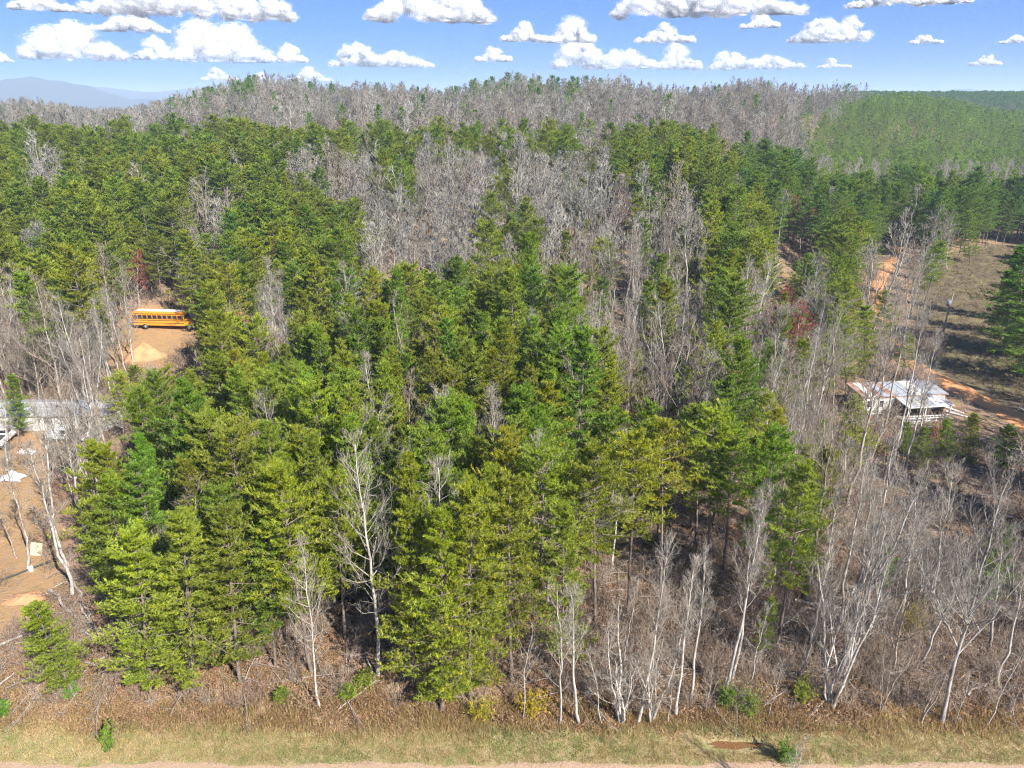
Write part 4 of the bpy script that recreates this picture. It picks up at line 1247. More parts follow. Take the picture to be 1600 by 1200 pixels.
def leaf_geo(seed, nb):
    rg = np.random.default_rng(seed)
    p = np.stack([rg.normal(0, .45, nb), rg.normal(0, .45, nb), rg.uniform(.0, .07, nb)], -1)
    V, T = blades(rg, p, norm(rg.normal(0, 1, (nb, 3)) * (1, 1, .25)), 1, .12, .09, .1, .3)
    g = Geo(); g.add(V, T, 0, np.repeat(rg.random(nb), 3))
    return g.mesh('leaf litter patch', [M['dead_leaf']])
leaves = [leaf_geo(830 + i, 80) for i in range(3)]
pts, tin = [], []
for _ in range(7500):
    x, y = rng.uniform(-40, 52), 36.8 + rng.exponential(14)
    if y > 90: continue
    pts.append((x, y, terr(x, y))); tin.append((*(np.array([1.0, .9, .85]) * rng.uniform(.6, 1.2)), 1))
n = len(pts)
scatter('leaf_litter', leaves, pts, spin(n, .02), uni(rng.uniform(.7, 1.3, n)), rng.integers(0, 3, n), tin, 'dead brown leaves lying under the trees', 'leaf litter')

def stick_geo(seed):
    rg = np.random.default_rng(seed)
    g = Geo()
    B = grow(rg, np.array([[0, 0, .05]]), np.array([[1.0, 0, .02]]), np.array([2.4]), 6, wob=.07)
    g.tubes(B, taper([.035], [.008], 6), 4)
    p, d = along(B, rg.uniform(.3, .95, (1, 6)))
    B2 = grow(rg, p[0], norm(d[0] + rg.normal(0, .5, d[0].shape) + (0, 0, .1)), rg.uniform(.3, .9, 6), 3, wob=.1)
    g.tubes(B2, taper(np.full(6, .012), np.full(6, .004), 3), 3)
    return g.mesh('fallen branch', [M['log_i']], True)
sticks = [stick_geo(850 + i) for i in range(4)]
pts, scl = [], []
for _ in range(4600):
    x, y = rng.uniform(-40, 60), 39.0 + rng.exponential(20)
    px, py, _d = project(x, y, terr(x, y))
    if y > 110 or px < 850 and rng.random() < .6: continue
    pts.append((x, y, terr(x, y))); scl.append(rng.uniform(.5, 1.7))
n = len(pts)
scatter('fallen_branches', sticks, pts, spin(n, .06), uni(scl), rng.integers(0, 4, n), np.ones((n, 4)), 'litter of fallen grey branches on the forest floor', 'fallen branches')

# ------------------------------------------------------------------ fallen trunks, shrubs
def log(p0, p1, r0, label, lift=(0.1, 0.1), limbs=5):
    a = np.array(ground(*p0)); b = np.array(ground(*p1))
    a[2] += lift[0] + r0; b[2] += lift[1] + r0 * .6
    L = np.linalg.norm(b - a)
    rg = np.random.default_rng(int(p0[0] * 7 + p1[1]))
    K = 9
    P = a + (b - a) * np.linspace(0, 1, K)[:, None] + rg.normal(0, .012 * L, (K, 3)) * np.array([1, 1, .3])
    root = link('fallen_log', None, loc=tuple(a))
    g = Geo(); g.tubes((P - a)[None], taper([r0], [r0 * .35], K), 8)
    ring0 = np.arange(8); g.add(np.concatenate([tubes((P - a)[None], taper([r0], [r0 * .35], K), 8)[0][:8], [[0, 0, 0]]]), np.array([[i, (i + 1) % 8, 8] for i in range(8)]))
    link('trunk', g.mesh('fallen trunk', [M['log_bark']], True), root)
    if limbs:
        p, d = along((P - a)[None], rg.uniform(.35, .95, (1, limbs)))
        g = Geo()
        B = grow(rg, p[0], norm(d[0] * .6 + rg.normal(0, .6, d[0].shape) + (0, 0, .5)), rg.uniform(.6, 2.2, limbs), 5, wob=.1)
        g.tubes(B, taper(np.full(limbs, r0 * .3), np.full(limbs, .008), 5), 4)
        p2, d2 = along(B, rg.uniform(.3, .95, (limbs, 4)))
        B2 = grow(rg, p2.reshape(-1, 3), norm(d2 + rg.normal(0, .6, d2.shape)).reshape(-1, 3), rg.uniform(.2, .8, limbs * 4), 3, wob=.1)
        g.tubes(B2, taper(np.full(len(B2), .012), np.full(len(B2), .004), 3), 3)
        link('limbs', g.mesh('broken limbs', [M['log_bark']], True), root)
    tag(root, label, 'fallen log', 'fallen trunks')
for args in [
    ((83, 925), (148, 1006), .16, 'long bare fallen trunk slanting down at the lower left'),
    ((112, 905), (150, 985), .12, 'second fallen trunk with broken white limbs, right of the long one', (.3, .2), 12),
    ((128, 960), (158, 1000), .09, 'short fallen stem with a fan of dead limbs above the tilted pine', (.5, .4), 14),
    ((0, 1012), (60, 985), .13, 'fallen trunk lying behind the tilted pine at the left edge'),
    ((-6, 1078), (22, 1055), .10, 'short log end lying at the left edge above the grass', (.1, .1), 0),
    ((527, 1113), (587, 1069), .06, 'thin fallen pole at the foot of the tallest white dead tree', (.1, .3), 2),
    ((581, 1050), (537, 967), .07, 'leaning broken stem left of the tallest white dead tree', (.1, 1.6), 3),
    ((1240, 946), (1330, 962), .12, 'pale fallen trunk on top of the pile on the right slope', (.5, .2), 8),
    ((1248, 958), (1338, 950), .11, 'pale fallen trunk lying level under the topmost of the pile', (.3, .1), 6),
    ((1285, 1000), (1345, 940), .09, 'pale fallen trunk slanting up right of the pile', (.1, .2), 4),
    ((1215, 985), (1262, 952), .09, 'dark fallen trunk at the lower end of the pile', (.1, .2), 4),
    ((880, 1010), (920, 992), .08, 'short pale log among the white saplings', (.1, .1), 2),
    ((1065, 905), (1010, 868), .07, 'thin fallen stem on the open litter under dark pine trunks', (.1, .1), 3),
    ((1212, 740), (1275, 735), .07, 'white fallen stem lying level beside the bright golden pine', (.9, .9), 3),
    ((1365, 885), (1440, 850), .10, 'fallen trunk in the brushy hollow beside the very tall white tree', (.2, .3), 6),
    ((1392, 1060), (1470, 1020), .10, 'fallen trunk crossing under the many-stemmed brown clump', (.2, .3), 8),
    ((1510, 1090), (1590, 1045), .10, 'fallen trunk under the pale stem at the lower right', (.2, .3), 8),
]: log(*args)

def shrub(bp, h, w, tint, label, name='evergreen_shrub', dens=60):
    x, y, z = ground(*bp)
    rg = np.random.default_rng(int(bp[0] + bp[1]))
    root = link(name, None, loc=(x, y, z))
    wood, leaf = Geo(), Geo()
    st = 9
    a = rg.uniform(0, 6.28, st); t = rg.uniform(.05, .5, st)
    d = np.stack([np.cos(a) * np.sin(t) * w / h * 1.2, np.sin(a) * np.sin(t) * w / h * 1.2, np.cos(t)], -1)
    B = grow(rg, np.stack([rg.normal(0, .08, st), rg.normal(0, .08, st), np.full(st, -.1)], -1), norm(d), h * rg.uniform(.6, 1.05, st), 6, up=.06, wob=.08)
    wood.tubes(B, taper(np.full(st, .025), np.full(st, .006), 6), 4)
    p2, d2 = along(B, rg.uniform(.12, 1, (st, 16)))
    B2 = grow(rg, p2.reshape(-1, 3), norm(d2 * .5 + rg.normal(0, .6, d2.shape)).reshape(-1, 3), w * rg.uniform(.12, .4, st * 16), 3, wob=.1)
    wood.tubes(B2, taper(np.full(len(B2), .009), np.full(len(B2), .004), 3), 3)
    p3, d3 = along(B2, np.tile([.3, .6, 1.0], (len(B2), 1)))
    V, T = blades(rg, p3.reshape(-1, 3), d3.reshape(-1, 3), 9, .15, .045, .2, .6)
    leaf.add(V, T, 0, np.repeat(np.clip(rg.normal(.4, .2, len(B2) * 3), 0, 1), 27))
    link('stems', wood.mesh('shrub stems', [M['pine_bark']], True), root)
    c = link('foliage', leaf.mesh('shrub foliage', [M['needles']]), root)
    c.color = (*tint, 1)
    tag(root, label, 'shrub', 'green shrubs of the verge')
shrub((172, 1172), 2.9, .6, (.7, .95, .8), 'narrow dark green cedar standing alone on the grass verge')
shrub((1228, 1190), 1.7, 1.5, (.55, .8, .7), 'dark green bush on the verge right of the puddle')
shrub((1165, 1112), 1.8, 2.6, (.85, .95, .7), 'low green bush under the tall pale pair')
shrub((1130, 1100), 1.6, 2.0, (.7, .9, .7), 'darker low bush left of the green one under the pale pair')
shrub((1255, 1090), 1.4, 2.2, (1.1, 1.05, .7), 'mossy yellow-green bush left of the forked white clump')
shrub((830, 1115), 1.8, 2.0, (2.1, 1.35, .8), 'bright yellow broom bush right of the front pine', 'yellow_shrub')
shrub((748, 1116), 1.3, 2.4, (1.9, 1.35, .8), 'low yellow bush at the foot of the front pine', 'yellow_shrub')
shrub((545, 1092), 1.2, 1.4, (1.0, 1.05, .8), 'small green bush beside the thin fallen pole')
shrub((572, 1070), 1.3, 1.5, (1.1, 1.05, .8), 'small green bush at the base of the tallest white dead tree')
shrub((112, 1090), 1.3, 1.1, (.7, 1.15, .8), 'bright green bush at the foot of the tilted pine')
shrub((8, 1118), 1.2, 1.6, (.6, 1.0, .7), 'bright green bush beside the log end at the left edge')
shrub((440, 1092), 1.0, 1.4, (.9, .95, .7), 'small grey-green bush on the brown slope left of the slim dead trunk')
shrub((1425, 985), 2.6, 2.6, (1.25, .85, .6), 'rusty green cedar in the brushy hollow')
shrub((1455, 690), 2.0, 2.4, (2.2, .9, .5), 'orange-brown bush below the white house')
shrub((1575, 925), 1.6, 2.2, (.9, .95, .7), 'green bush near the right edge under bare trees')
# twiggy sapling on the near side of the road
pp = (16.2, 30.4)
g1 = make_bare((pp[0], pp[1], float(H(*pp))), 6.2, 'multi', 'pale grey', (0, 0), .9, 'pale twig tops poking up from the bottom edge of the picture', variant=1)

# ------------------------------------------------------------------ built things
def boxmesh(name, size, mat, bevel=.0):
    sx, sy, sz = (s / 2 for s in size)
    import bmesh
    bm = bmesh.new()
    bmesh.ops.create_cube(bm, size=1)
    for v in bm.verts: v.co = (v.co.x * size[0], v.co.y * size[1], v.co.z * size[2])
    if bevel: bmesh.ops.bevel(bm, geom=bm.edges[:], offset=bevel, segments=2, affect='EDGES')
    me = bpy.data.meshes.new(name); bm.to_mesh(me); bm.free()
    me.materials.append(mat)
    return me
def box(name, parent, size, loc, mat, bevel=.0, rot=None):
    o = link(name, boxmesh(name, size, mat, bevel), parent, loc)
    if rot: o.rotation_euler = rot
    return o
def profile(name, parent, pts, width, mat, bevel=.04):
    """side profile in x-z extruded across y"""
    import bmesh
    bm = bmesh.new()
    vs = [bm.verts.new((x, -width / 2, z)) for x, z in pts]
    f = bm.faces.new(vs)
    r = bmesh.ops.extrude_face_region(bm, geom=[f])
    for v in r['geom']:
        if isinstance(v, bmesh.types.BMVert): v.co.y += width
    bmesh.ops.recalc_face_normals(bm, faces=bm.faces[:])
    if bevel: bmesh.ops.bevel(bm, geom=bm.edges[:], offset=bevel, segments=2, affect='EDGES')
    me = bpy.data.meshes.new(name); bm.to_mesh(me); bm.free()
    me.materials.append(mat)
    return link(name, me, parent)
def disc(name, parent, r, w, loc, mat, axis='y', segs=18):
    a = np.linspace(0, 2 * math.pi, segs + 1)[:-1]
    c = np.stack([np.cos(a) * r, np.zeros(segs), np.sin(a) * r], -1)
    V = np.concatenate([c - (0, w / 2, 0), c * (1, 1, 1) + (0, w / 2, 0), [[0, -w / 2, 0]], [[0, w / 2, 0]]])
    i = np.arange(segs); j = (i + 1) % segs
    T = np.concatenate([np.stack([i, j, j + segs], -1), np.stack([i, j + segs, i + segs], -1), np.stack([j, i, np.full(segs, 2 * segs)], -1), np.stack([i + segs, j + segs, np.full(segs, 2 * segs + 1)], -1)])
    if axis == 'z': V = V[:, [0, 2, 1]]
    return link(name, mesh_tris(name, V, T, [mat]), parent, loc)
def wheel(parent, x, y, r=.42, w=.26):
    t = disc('wheel', parent, r, w, (x, y, r), M['rubber'])
    disc('rim', t, r * .55, .02, (0, math.copysign(w / 2 + .012, y), 0), M['steel'])
    return t

M['white'] = plain('weathered white siding', (.74, .73, .70), .6, 0, (.48, .44, .38), 1.6, .5)
M['white_paint'] = plain('white vehicle paint', (.80, .80, .80), .3, 0, (.62, .60, .56), 1.2, .4)
M['roof_grey'] = plain('grey sheet roof', (.42, .43, .45), .5, .1, (.26, .24, .22), .9, .6)
M['rust'] = plain('rusty sheet metal', (.42, .40, .37), .7, .1, (.30, .12, .06), .7, .9)
M['glass'] = plain('dark window glass', (.03, .035, .04), .08)
M['rubber'] = plain('tyre rubber', (.03, .03, .03), .8)
M['steel'] = plain('dull steel', (.45, .45, .45), .4, .8)
M['bus_paint'] = plain('school bus orange paint', (.78, .33, .03), .4, 0, (.60, .26, .05), 1.5, .4)
M['black'] = plain('black paint', (.025, .025, .025), .5)
M['pole_wood'] = bark_material('pole wood', (.22, .19, .17), (.42, .38, .34), 6)
M['plywood'] = plain('pale plywood', (.72, .58, .38), .8, 0, (.55, .42, .28), 2, .6)
M['dark_inside'] = plain('dark boards', (.07, .06, .055), .9)
M['lamp_red'] = plain('red lamp lens', (.5, .03, .02), .2)
M['tarp'] = plain('pale blue tarpaulin', (.55, .62, .70), .5, 0, (.7, .72, .75), 2, .6)
M['grey_board'] = plain('weathered boards', (.50, .47, .43), .85, 0, (.32, .28, .25), 2, .7)
M['silver'] = plain('zinc casing', (.62, .64, .66), .4, .4)

# --- school bus: long side to the camera
bus = link('school_bus', None, loc=BUS); bus.rotation_euler = (0, 0, R_(-4))
tag(bus, 'old orange bus with a row of windows parked in the clay clearing', 'bus')
bl = 9.6
box('body', bus, (bl, 2.4, 1.75), (0, 0, 1.55), M['bus_paint'], .12)
rf = box('roof', bus, (bl - .1, 2.3, .5), (0, 0, 2.98), M['bus_paint'], .2)
box('roof_cap', rf, (bl - 1.2, 1.3, .07), (0, 0, .27), M['white_paint'], .03)
for i in range(10):
    w = box('window', bus, (.74, .05, .56), (-4.2 + i * .92, -1.205, 2.38), M['glass'])
    box('frame', w, (.05, .06, .60), (.46, 0, 0), M['bus_paint'])
    box('window', bus, (.74, .05, .56), (-4.2 + i * .92, 1.205, 2.38), M['glass'])
box('window_band', bus, (bl - .1, 2.36, .5), (0, 0, 2.5), M['bus_paint'])
for zz in (1.25, 1.72, 2.02): box('rub_rail', bus, (bl - .2, .04, .07), (0, -1.225, zz), M['black'])
box('hood', bus, (1.5, 2.0, 1.0), (bl / 2 + .74, 0, 1.2), M['bus_paint'], .15)
box('windscreen', bus, (.05, 2.0, .7), (bl / 2 + .03, 0, 2.35), M['glass'])
box('bumper', bus, (.15, 2.2, .25), (bl / 2 + 1.55, 0, .75), M['black'], .03)
box('rear_bumper', bus, (.15, 2.2, .25), (-bl / 2 - .08, 0, .75), M['black'], .03)
for s in (-1, 1):
    for xx in (-2.6, bl / 2 + .7): wheel(bus, xx, s * 1.08, .5, .3)
    disc('headlight', bus, .12, .06, (bl / 2 + 1.5, s * .75, 1.3), M['white_paint'])
    box('tail_light', bus, (.04, .2, .15), (-bl / 2 - .02, s * .9, 1.6), M['lamp_red'])

# --- clay mound beside the bus
def mound(bp, r, h, mat, name, label, cat):
    x, y, z = ground(*bp)
    rg = np.random.default_rng(3)
    a = np.linspace(0, 2 * math.pi, 37)[:-1]; rr = np.linspace(0, 1, 12)
    V = []
    for q in rr:
        lob = 1 + .16 * np.sin(2 * a + 1) + .08 * np.sin(5 * a)
        hh = h * (1 - S(0, 1, q)) * (1 + .12 * np.sin(3 * a + q * 6)) + rg.normal(0, .04, 36) - .12
        V.append(np.stack([np.cos(a) * r * q * lob, np.sin(a) * r * .75 * q * lob, hh + H(x + np.cos(a) * r * q, y + np.sin(a) * r * q * .75) - z], -1))
    V = np.concatenate(V)
    i = np.arange(36 * 12).reshape(12, 36); nx = np.roll(i, -1, 1)
    q = np.stack([i[:-1], i[1:], nx[1:], nx[:-1]], -1).reshape(-1, 4)
    o = link(name, mesh_tris(name, V, q, [mat], smooth=True), None, (x, y, z))
    return tag(o, label, cat)
mound((226, 558), 3.6, 2.3, M['mound'], 'clay_mound', 'heap of dug orange clay in front of the orange bus', 'mound')
mound((40, 935), 2.2, .45, M['mound'], 'clay_mound', 'low spread of orange clay in the yard above the fallen trunks', 'mound')

# --- grey trailer right of the bus
tx = ground(312, 508)
tr = link('trailer', None, loc=tx); tag(tr, 'grey-white trailer with flat pale roof right of the orange bus', 'trailer')
box('wall', tr, (4.4, 2.3, 2.1), (0, 0, 1.5), M['white'], .05)
box('roof', tr, (4.6, 2.5, .12), (0, 0, 2.62), M['white'], .03)
for xx in (-1.3, .9): 
    w = box('window', tr, (.8, .05, .7), (xx, -1.17, 1.75), M['glass']); box('frame', w, (.9, .03, .08), (0, -.01, .39), M['white'])
box('door', tr, (.75, .05, 1.7), (-.1, -1.17, 1.35), M['grey_board'])
for s in (-1, 1): wheel(tr, .3, s * 1.0, .35, .2)
# --- white junk left of the bus
for bp, size, lab in (((160, 478), (1.6, 1.0, .9), 'white boxy appliance above the bus clearing, highest of the scraps'), ((150, 488), (2.6, .5, .25), 'pale plank lying under the white appliance'), ((140, 512), (1.4, 1.0, .8), 'white crate-like bin left of the orange bus')):
    p = ground(*bp)
    r = link('scrap_box' if size[2] > .5 else 'plank', None, loc=p); r.rotation_euler = (0, 0, rng.uniform(-.3, .3)); tag(r, lab, 'box' if size[2] > .5 else 'plank')
    box('body', r, size, (0, 0, size[2] / 2), M['white'], .05)
    if size[2] > .5: box('lid', r, (size[0] * 1.04, size[1] * 1.06, .08), (0, 0, size[2] + .042), M['roof_grey'], .02)

# --- long grey-roofed building and vehicles of the left yard
lx, ly, lz = ground(60, 674)
lb = link('long_shed', None, loc=(lx, ly + 2.4, lz)); tag(lb, 'long low white building with grey sheet roof behind the pickup', 'building')
box('wall', lb, (17.5, 4.6, 2.3), (0, 0, 1.15), M['white'])
rfm = [(-2.6, 2.25), (0, 3.05), (2.6, 2.25), (2.6, 2.13), (0, 2.93), (-2.6, 2.13)]
rf = profile('roof', lb, rfm, 18.4, M['roof_grey'], 0); rf.rotation_euler = (0, 0, math.pi / 2)
for i in range(19):
    for s in (-1, 1):
        box('roof_seam', rf, (2.72, .05, .05), (s * 1.32, -8.8 + i * .98, 2.69), M['roof_grey'], 0, (0, s * math.atan2(.8, 2.6), 0))
for xx in (-6.5, -2.5, 1.5, 6):
    w = box('window', lb, (1.0, .06, .8), (xx, -2.33, 1.45), M['glass']); box('sill', w, (1.15, .08, .07), (0, -.02, -.44), M['white'])
box('door', lb, (.9, .06, 2.0), (3.8, -2.33, 1.02), M['grey_board'])

def pickup(loc, rot, label, name='pickup_truck'):
    r = link(name, None, loc=loc); r.rotation_euler = (0, 0, rot); tag(r, label, 'truck')
    profile('body', r, [(-2.7, .55), (2.6, .55), (2.7, .9), (2.6, 1.12), (1.3, 1.2), (1.25, 1.25), (-.55, 1.25), (-2.7, 1.2)], 1.9, M['white_paint'], .05)
    cb = profile('cab', r, [(-.6, 1.2), (1.25, 1.2), (.65, 1.88), (.45, 1.93), (-.45, 1.93), (-.6, 1.85)], 1.7, M['white_paint'], .05)
    for s in (-1, 1):
        box('window', cb, (.65, .03, .42), (-.15, s * .858, 1.55), M['glass'])
        d = box('door', r, (1.05, .03, .62), (.1, s * .955, .92), M['white_paint'], .01)
        box('handle', d, (.16, .04, .04), (-.35, s * .025, .18), M['steel'])
        disc('headlight', r, .12, .08, (2.6, s * .7, .92), M['steel'])
        box('tail_light', r, (.04, .15, .3), (-2.71, s * .82, 1.0), M['lamp_red'])
        for xx in (-1.65, 1.75): wheel(r, xx, s * .85, .40, .25)
    box('windscreen', cb, (.03, 1.5, .75), (.985, 0, 1.55), M['glass'], 0, (0, R_(-41), 0))
    box('rear_window', cb, (.03, 1.3, .4), (-.615, 0, 1.6), M['glass'])
    box('truck_bed', r, (1.9, 1.6, .05), (-1.65, 0, 1.235), M['dark_inside'])
    box('front_bumper', r, (.14, 1.8, .2), (2.72, 0, .6), M['steel'], .03)
    box('rear_bumper', r, (.14, 1.8, .2), (-2.76, 0, .6), M['steel'], .03)
    return r
pickup(TRUCK, R_(174), 'white pickup truck parked in front of the long grey-roofed building')
p = ground(8, 690)
pickup(p, R_(100), 'white truck cut by the left edge beside the long building')

def sheet(bp, w, d, label, name, mat, cat, h=.5, seed=1):
    x, y, z = ground(*bp)
    rg = np.random.default_rng(seed)
    n = 14
    U, W = np.meshgrid(np.linspace(-1, 1, n), np.linspace(-1, 1, n))
    Z = h * np.exp(-(U ** 2 + W ** 2) * 1.4) * (1 + .3 * np.sin(U * 5 + 1) * np.cos(W * 4)) + rg.normal(0, .03, U.shape) + .02
    X = U * w / 2 * (1 + .12 * np.sin(W * 4)); Y = W * d / 2 * (1 + .12 * np.sin(U * 5))
    V = np.stack([X, Y, Z], -1).reshape(-1, 3)
    V2 = V - (0, 0, .04)
    i = np.arange(n * n).reshape(n, n)
    q = np.stack([i[:-1, :-1], i[:-1, 1:], i[1:, 1:], i[1:, :-1]], -1).reshape(-1, 4)
    o = link(name, mesh_tris(name, np.concatenate([V, V2]), np.concatenate([q, q[:, ::-1] + n * n]), [mat], smooth=True), None, (x, y, z))
    return tag(o, label, cat)
sheet((20, 748), 2.4, 1.6, 'crumpled pale blue tarpaulin on the yard clay at the left edge', 'tarpaulin', M['tarp'], 'tarpaulin', .8)
sheet((46, 708), 1.3, .8, 'small white rag heap below the white truck', 'rag_heap', M['white_paint'], 'rag', .5, 2)
sheet((34, 707), .9, .7, 'smaller white scrap left of the white rag heap', 'rag_heap', M['white_paint'], 'rag', .4, 3)
# plywood board and bucket
p = ground(56, 868)
b = link('plywood_board', None, loc=p); b.rotation_euler = (R_(-24), 0, R_(-8)); tag(b, 'square of pale plywood propped up in the clay yard', 'board')
box('panel', b, (1.2, .03, 1.2), (0, 0, .6), M['plywood']); box('batten', b, (.06, .05, 1.2), (.5, .045, .6), M['grey_board'])
p = ground(49, 892)
b = link('bucket', None, loc=p); tag(b, 'white bucket at the foot of a thin leaning trunk', 'bucket')
bk_, _q = tubes(np.array([[[0, 0, 0], [0, 0, .42], [0, 0, .40], [0, 0, .03]]]), np.array([[.17, .22, .20, .15]]), 16)
link('body', mesh_tris('bucket body', bk_, _q, [M['white_paint']], smooth=True), b)
hp = np.stack([.21 * np.cos(np.linspace(0, math.pi, 9)), np.zeros(9) + .1, .40 + .12 * np.sin(np.linspace(0, math.pi, 9))], -1)
link('handle', mesh_tris('bucket handle', *tubes(hp[None], np.full((1, 9), .008), 4), [M['steel']]), b)
# black pipe along the yard
A, B_ = np.array(ground(-10, 912)), np.array(ground(94, 872))
P = A + (B_ - A) * np.linspace(0, 1, 14)[:, None]
P[:, 2] = H(P[:, 0], P[:, 1]) + .12  # dark line across the clay, drawn as a raised black tube
o = link('streak', mesh_tris('streak', *tubes(P[None], np.full((1, 14), .09), 8), [M['black']], smooth=True)); tag(o, 'black pipe running across the clay yard below the plywood', 'streak')

# --- derelict white house with carport on the right
hx, hy, hz = HOUSE_R
hs = link('mobile_home', None, loc=(hx, hy + 1.6, hz)); hs.rotation_euler = (0, 0, R_(6))
tag(hs, 'derelict white mobile home with rusty roof and collapsing carport', 'mobile home')
box('wall', hs, (11.6, 3.8, 2.6), (0, 1.2, 1.5), M['white'])
for i in range(26): box('siding_board', hs, (11.5, .035, .09), (0, -.718, .3 + i * .1), M['white']) if i % 3 == 0 else None
rf = box('roof', hs, (12.2, 4.3, .16), (0, 1.2, 2.92), M['rust'], .03, (R_(4), 0, 0))
for i in range(13): box('roof_panel', rf, (.88, 4.32, .03), (-5.6 + i * .93, 0, .1 + rng.uniform(0, .03)), M['rust'] if i < 5 and i % 2 == 0 else [M['roof_grey'], M['white'], M['silver']][rng.integers(3)])
for xx, ww in ((-4.6, .9), (-3.2, .7), (4.6, 1.0)):
    w = box('window', hs, (ww, .06, .9), (xx, -.74, 1.75), M['glass'])
    box('frame', w, (ww + .16, .04, .09), (0, -.015, .49), M['white_paint']); box('sill', w, (ww + .16, .1, .07), (0, -.03, -.49), M['white_paint'])
d = box('door', hs, (.95, .06, 2.0), (-2.0, -.74, 1.2), M['grey_board']); disc('handle', d, .05, .08, (.35, -.06, 0), M['steel'])
cp = box('carport_roof', hs, (6.4, 3.0, .12), (1.8, -2.25, 2.45), M['white'], .02, (R_(5), R_(-1), 0))
for i in range(8): box('carport_panel', cp, (.74, 2.96, .03), (-2.8 + i * .8, 0, .078), [M['white'], M['grey_board'], M['roof_grey']][rng.integers(3)])
for xx in (-1.2, 1.2, 4.6):
    box('post', hs, (.12, .12, 2.3), (xx, -3.6, 1.15), M['white_paint'])
box('inner_wall', hs, (5.6, .08, 2.0), (1.6, -.8, 1.1), M['dark_inside'])
gb = box('gable_wall', hs, (2.6, .1, 2.3), (5.0, -1.6, 1.3), M['white'], 0, (0, 0, R_(62)))
for i, zz in enumerate((.35, .75, 1.1)): box('railing', hs, (5.6, .08, .1), (1.8, -3.7, zz), M['white_paint'])
for i in range(12): box('baluster', hs, (.05, .05, .9), (-.8 + i * .46, -3.7, .7), M['white_paint'])
box('deck', hs, (6.2, 3.0, .2), (1.8, -2.3, .12), M['grey_board'])
for bp, rz, L_, lab in (((1486, 640), .9, 3.2, 'topmost white plank lying between house and orange road'), ((1494, 648), .7, 2.6, 'lower white plank lying between house and orange road'), ((1470, 652), .2, 2.4, 'white plank lying at the end of the collapsing carport'), ((1440, 668), -.1, 3.0, 'white plank lying in front of the carport railing')):
    p = ground(*bp)
    r = link('plank', boxmesh('plank', (L_, .35, .08), M['white']), None, (p[0], p[1], p[2] + .12)); r.rotation_euler = (R_(4), R_(3), -rz); tag(r, lab, 'plank', 'planks around the white house')
p = ground(1424, 600)
sheet((1422, 601), 2.8, 2.0, 'white heap of scrap behind the mobile home roof', 'scrap_heap', M['white_paint'], 'scrap heap', 1.3, 5)
for bp, lab in (((1140, 362), 'white shed glimpsed between pines on the slope, left of two'), ((1176, 364), 'white shed glimpsed between pines on the slope, right of two')):
    p = ground(*bp)
    r = link('shed', None, loc=p); tag(r, lab, 'shed', 'sheds hidden on the slope')
    box('wall', r, (4.5, 3, 2.3), (0, 0, 1.15), M['white']); rr_ = profile('roof', r, [(-1.8, 2.2), (0, 3.0), (1.8, 2.2), (1.8, 2.1), (0, 2.88), (-1.8, 2.1)], 4.9, M['white'], 0); rr_.rotation_euler = (0, 0, math.pi / 2)
    box('door', r, (.9, .05, 1.9), (-.6, -1.53, .97), M['grey_board']); box('window', r, (.8, .05, .7), (1.1, -1.53, 1.4), M['glass'])

# --- utility pole with transformer
(px_, py_, pz_), ph, _l = base_top((1471, 527), (1483, 457))
pl = link('utility_pole', None, loc=(px_, py_, pz_)); pl.rotation_euler = (0, R_(2), 0)
tag(pl, 'wooden utility pole with white transformer can in the dry clearing', 'utility pole')
link('pole', mesh_tris('pole', *tubes(np.array([[[0, 0, -.5], [0, 0, ph / 2], [0, 0, ph]]]), np.array([[.16, .14, .11]]), 10), [M['pole_wood']], smooth=True), pl)
tc_ = disc('transformer', pl, .32, .95, (-.42, 0, ph - 1.9), M['silver'], 'z'); disc('lid', tc_, .34, .06, (0, 0, .5), M['white_paint'], 'z')
for s in (-1, 1): disc('bushing', tc_, .05, .22, (s * .14, 0, .62), M['grey_board'], 'z')
box('bracket', pl, (.5, .08, .1), (-.2, 0, ph - 1.7), M['steel'])
disc('insulator', pl, .07, .2, (0, 0, ph + .1), M['grey_board'], 'z')
e = ground(1640, 610)
W = np.linspace(0, 1, 24)[:, None] * np.array([[e[0] - px_, e[1] - py_, e[2] + 8 - pz_ - ph]]) + (0, 0, ph)
W[:, 2] -= 1.2 * 4 * np.linspace(0, 1, 24) * (1 - np.linspace(0, 1, 24))
link('wire', mesh_tris('wire', *tubes(W[None], np.full((1, 24), .012), 4), [M['steel']]), pl)
p2 = link('utility_pole', None, loc=e); tag(p2, 'second utility pole just outside the right edge', 'utility pole')
link('pole', mesh_tris('pole', *tubes(np.array([[[0, 0, -.5], [0, 0, 4], [0, 0, 8.2]]]), np.array([[.16, .14, .11]]), 10), [M['pole_wood']], smooth=True), p2)
disc('insulator', p2, .07, .2, (0, 0, 8.3), M['grey_board'], 'z')

# ------------------------------------------------------------------ clouds
m, nt, out = new_mat('cloud')
d = nt.nodes.new('ShaderNodeBsdfDiffuse'); d.inputs['Color'].default_value = (.99, .985, .98, 1)
t = nt.nodes.new('ShaderNodeBsdfTranslucent'); t.inputs['Color'].default_value = (.99, .985, .98, 1)
mx = nt.nodes.new('ShaderNodeMixShader'); mx.inputs[0].default_value = .55
nt.links.new(d.outputs[0], mx.inputs[1]); nt.links.new(t.outputs[0], mx.inputs[2])
gm = nt.nodes.new('ShaderNodeNewGeometry')
v1 = nd(nt, 'ShaderNodeVectorMath', operation='MULTIPLY_ADD'); v1.inputs[1].default_value = (.5, .5, .35); v1.inputs[2].default_value = (0, 0, .62)
nt.links.new(gm.outputs['Normal'], v1.inputs[0])
v2 = nd(nt, 'ShaderNodeVectorMath', operation='NORMALIZE'); nt.links.new(v1.outputs[0], v2.inputs[0])
nt.links.new(v2.outputs[0], d.inputs['Normal'])
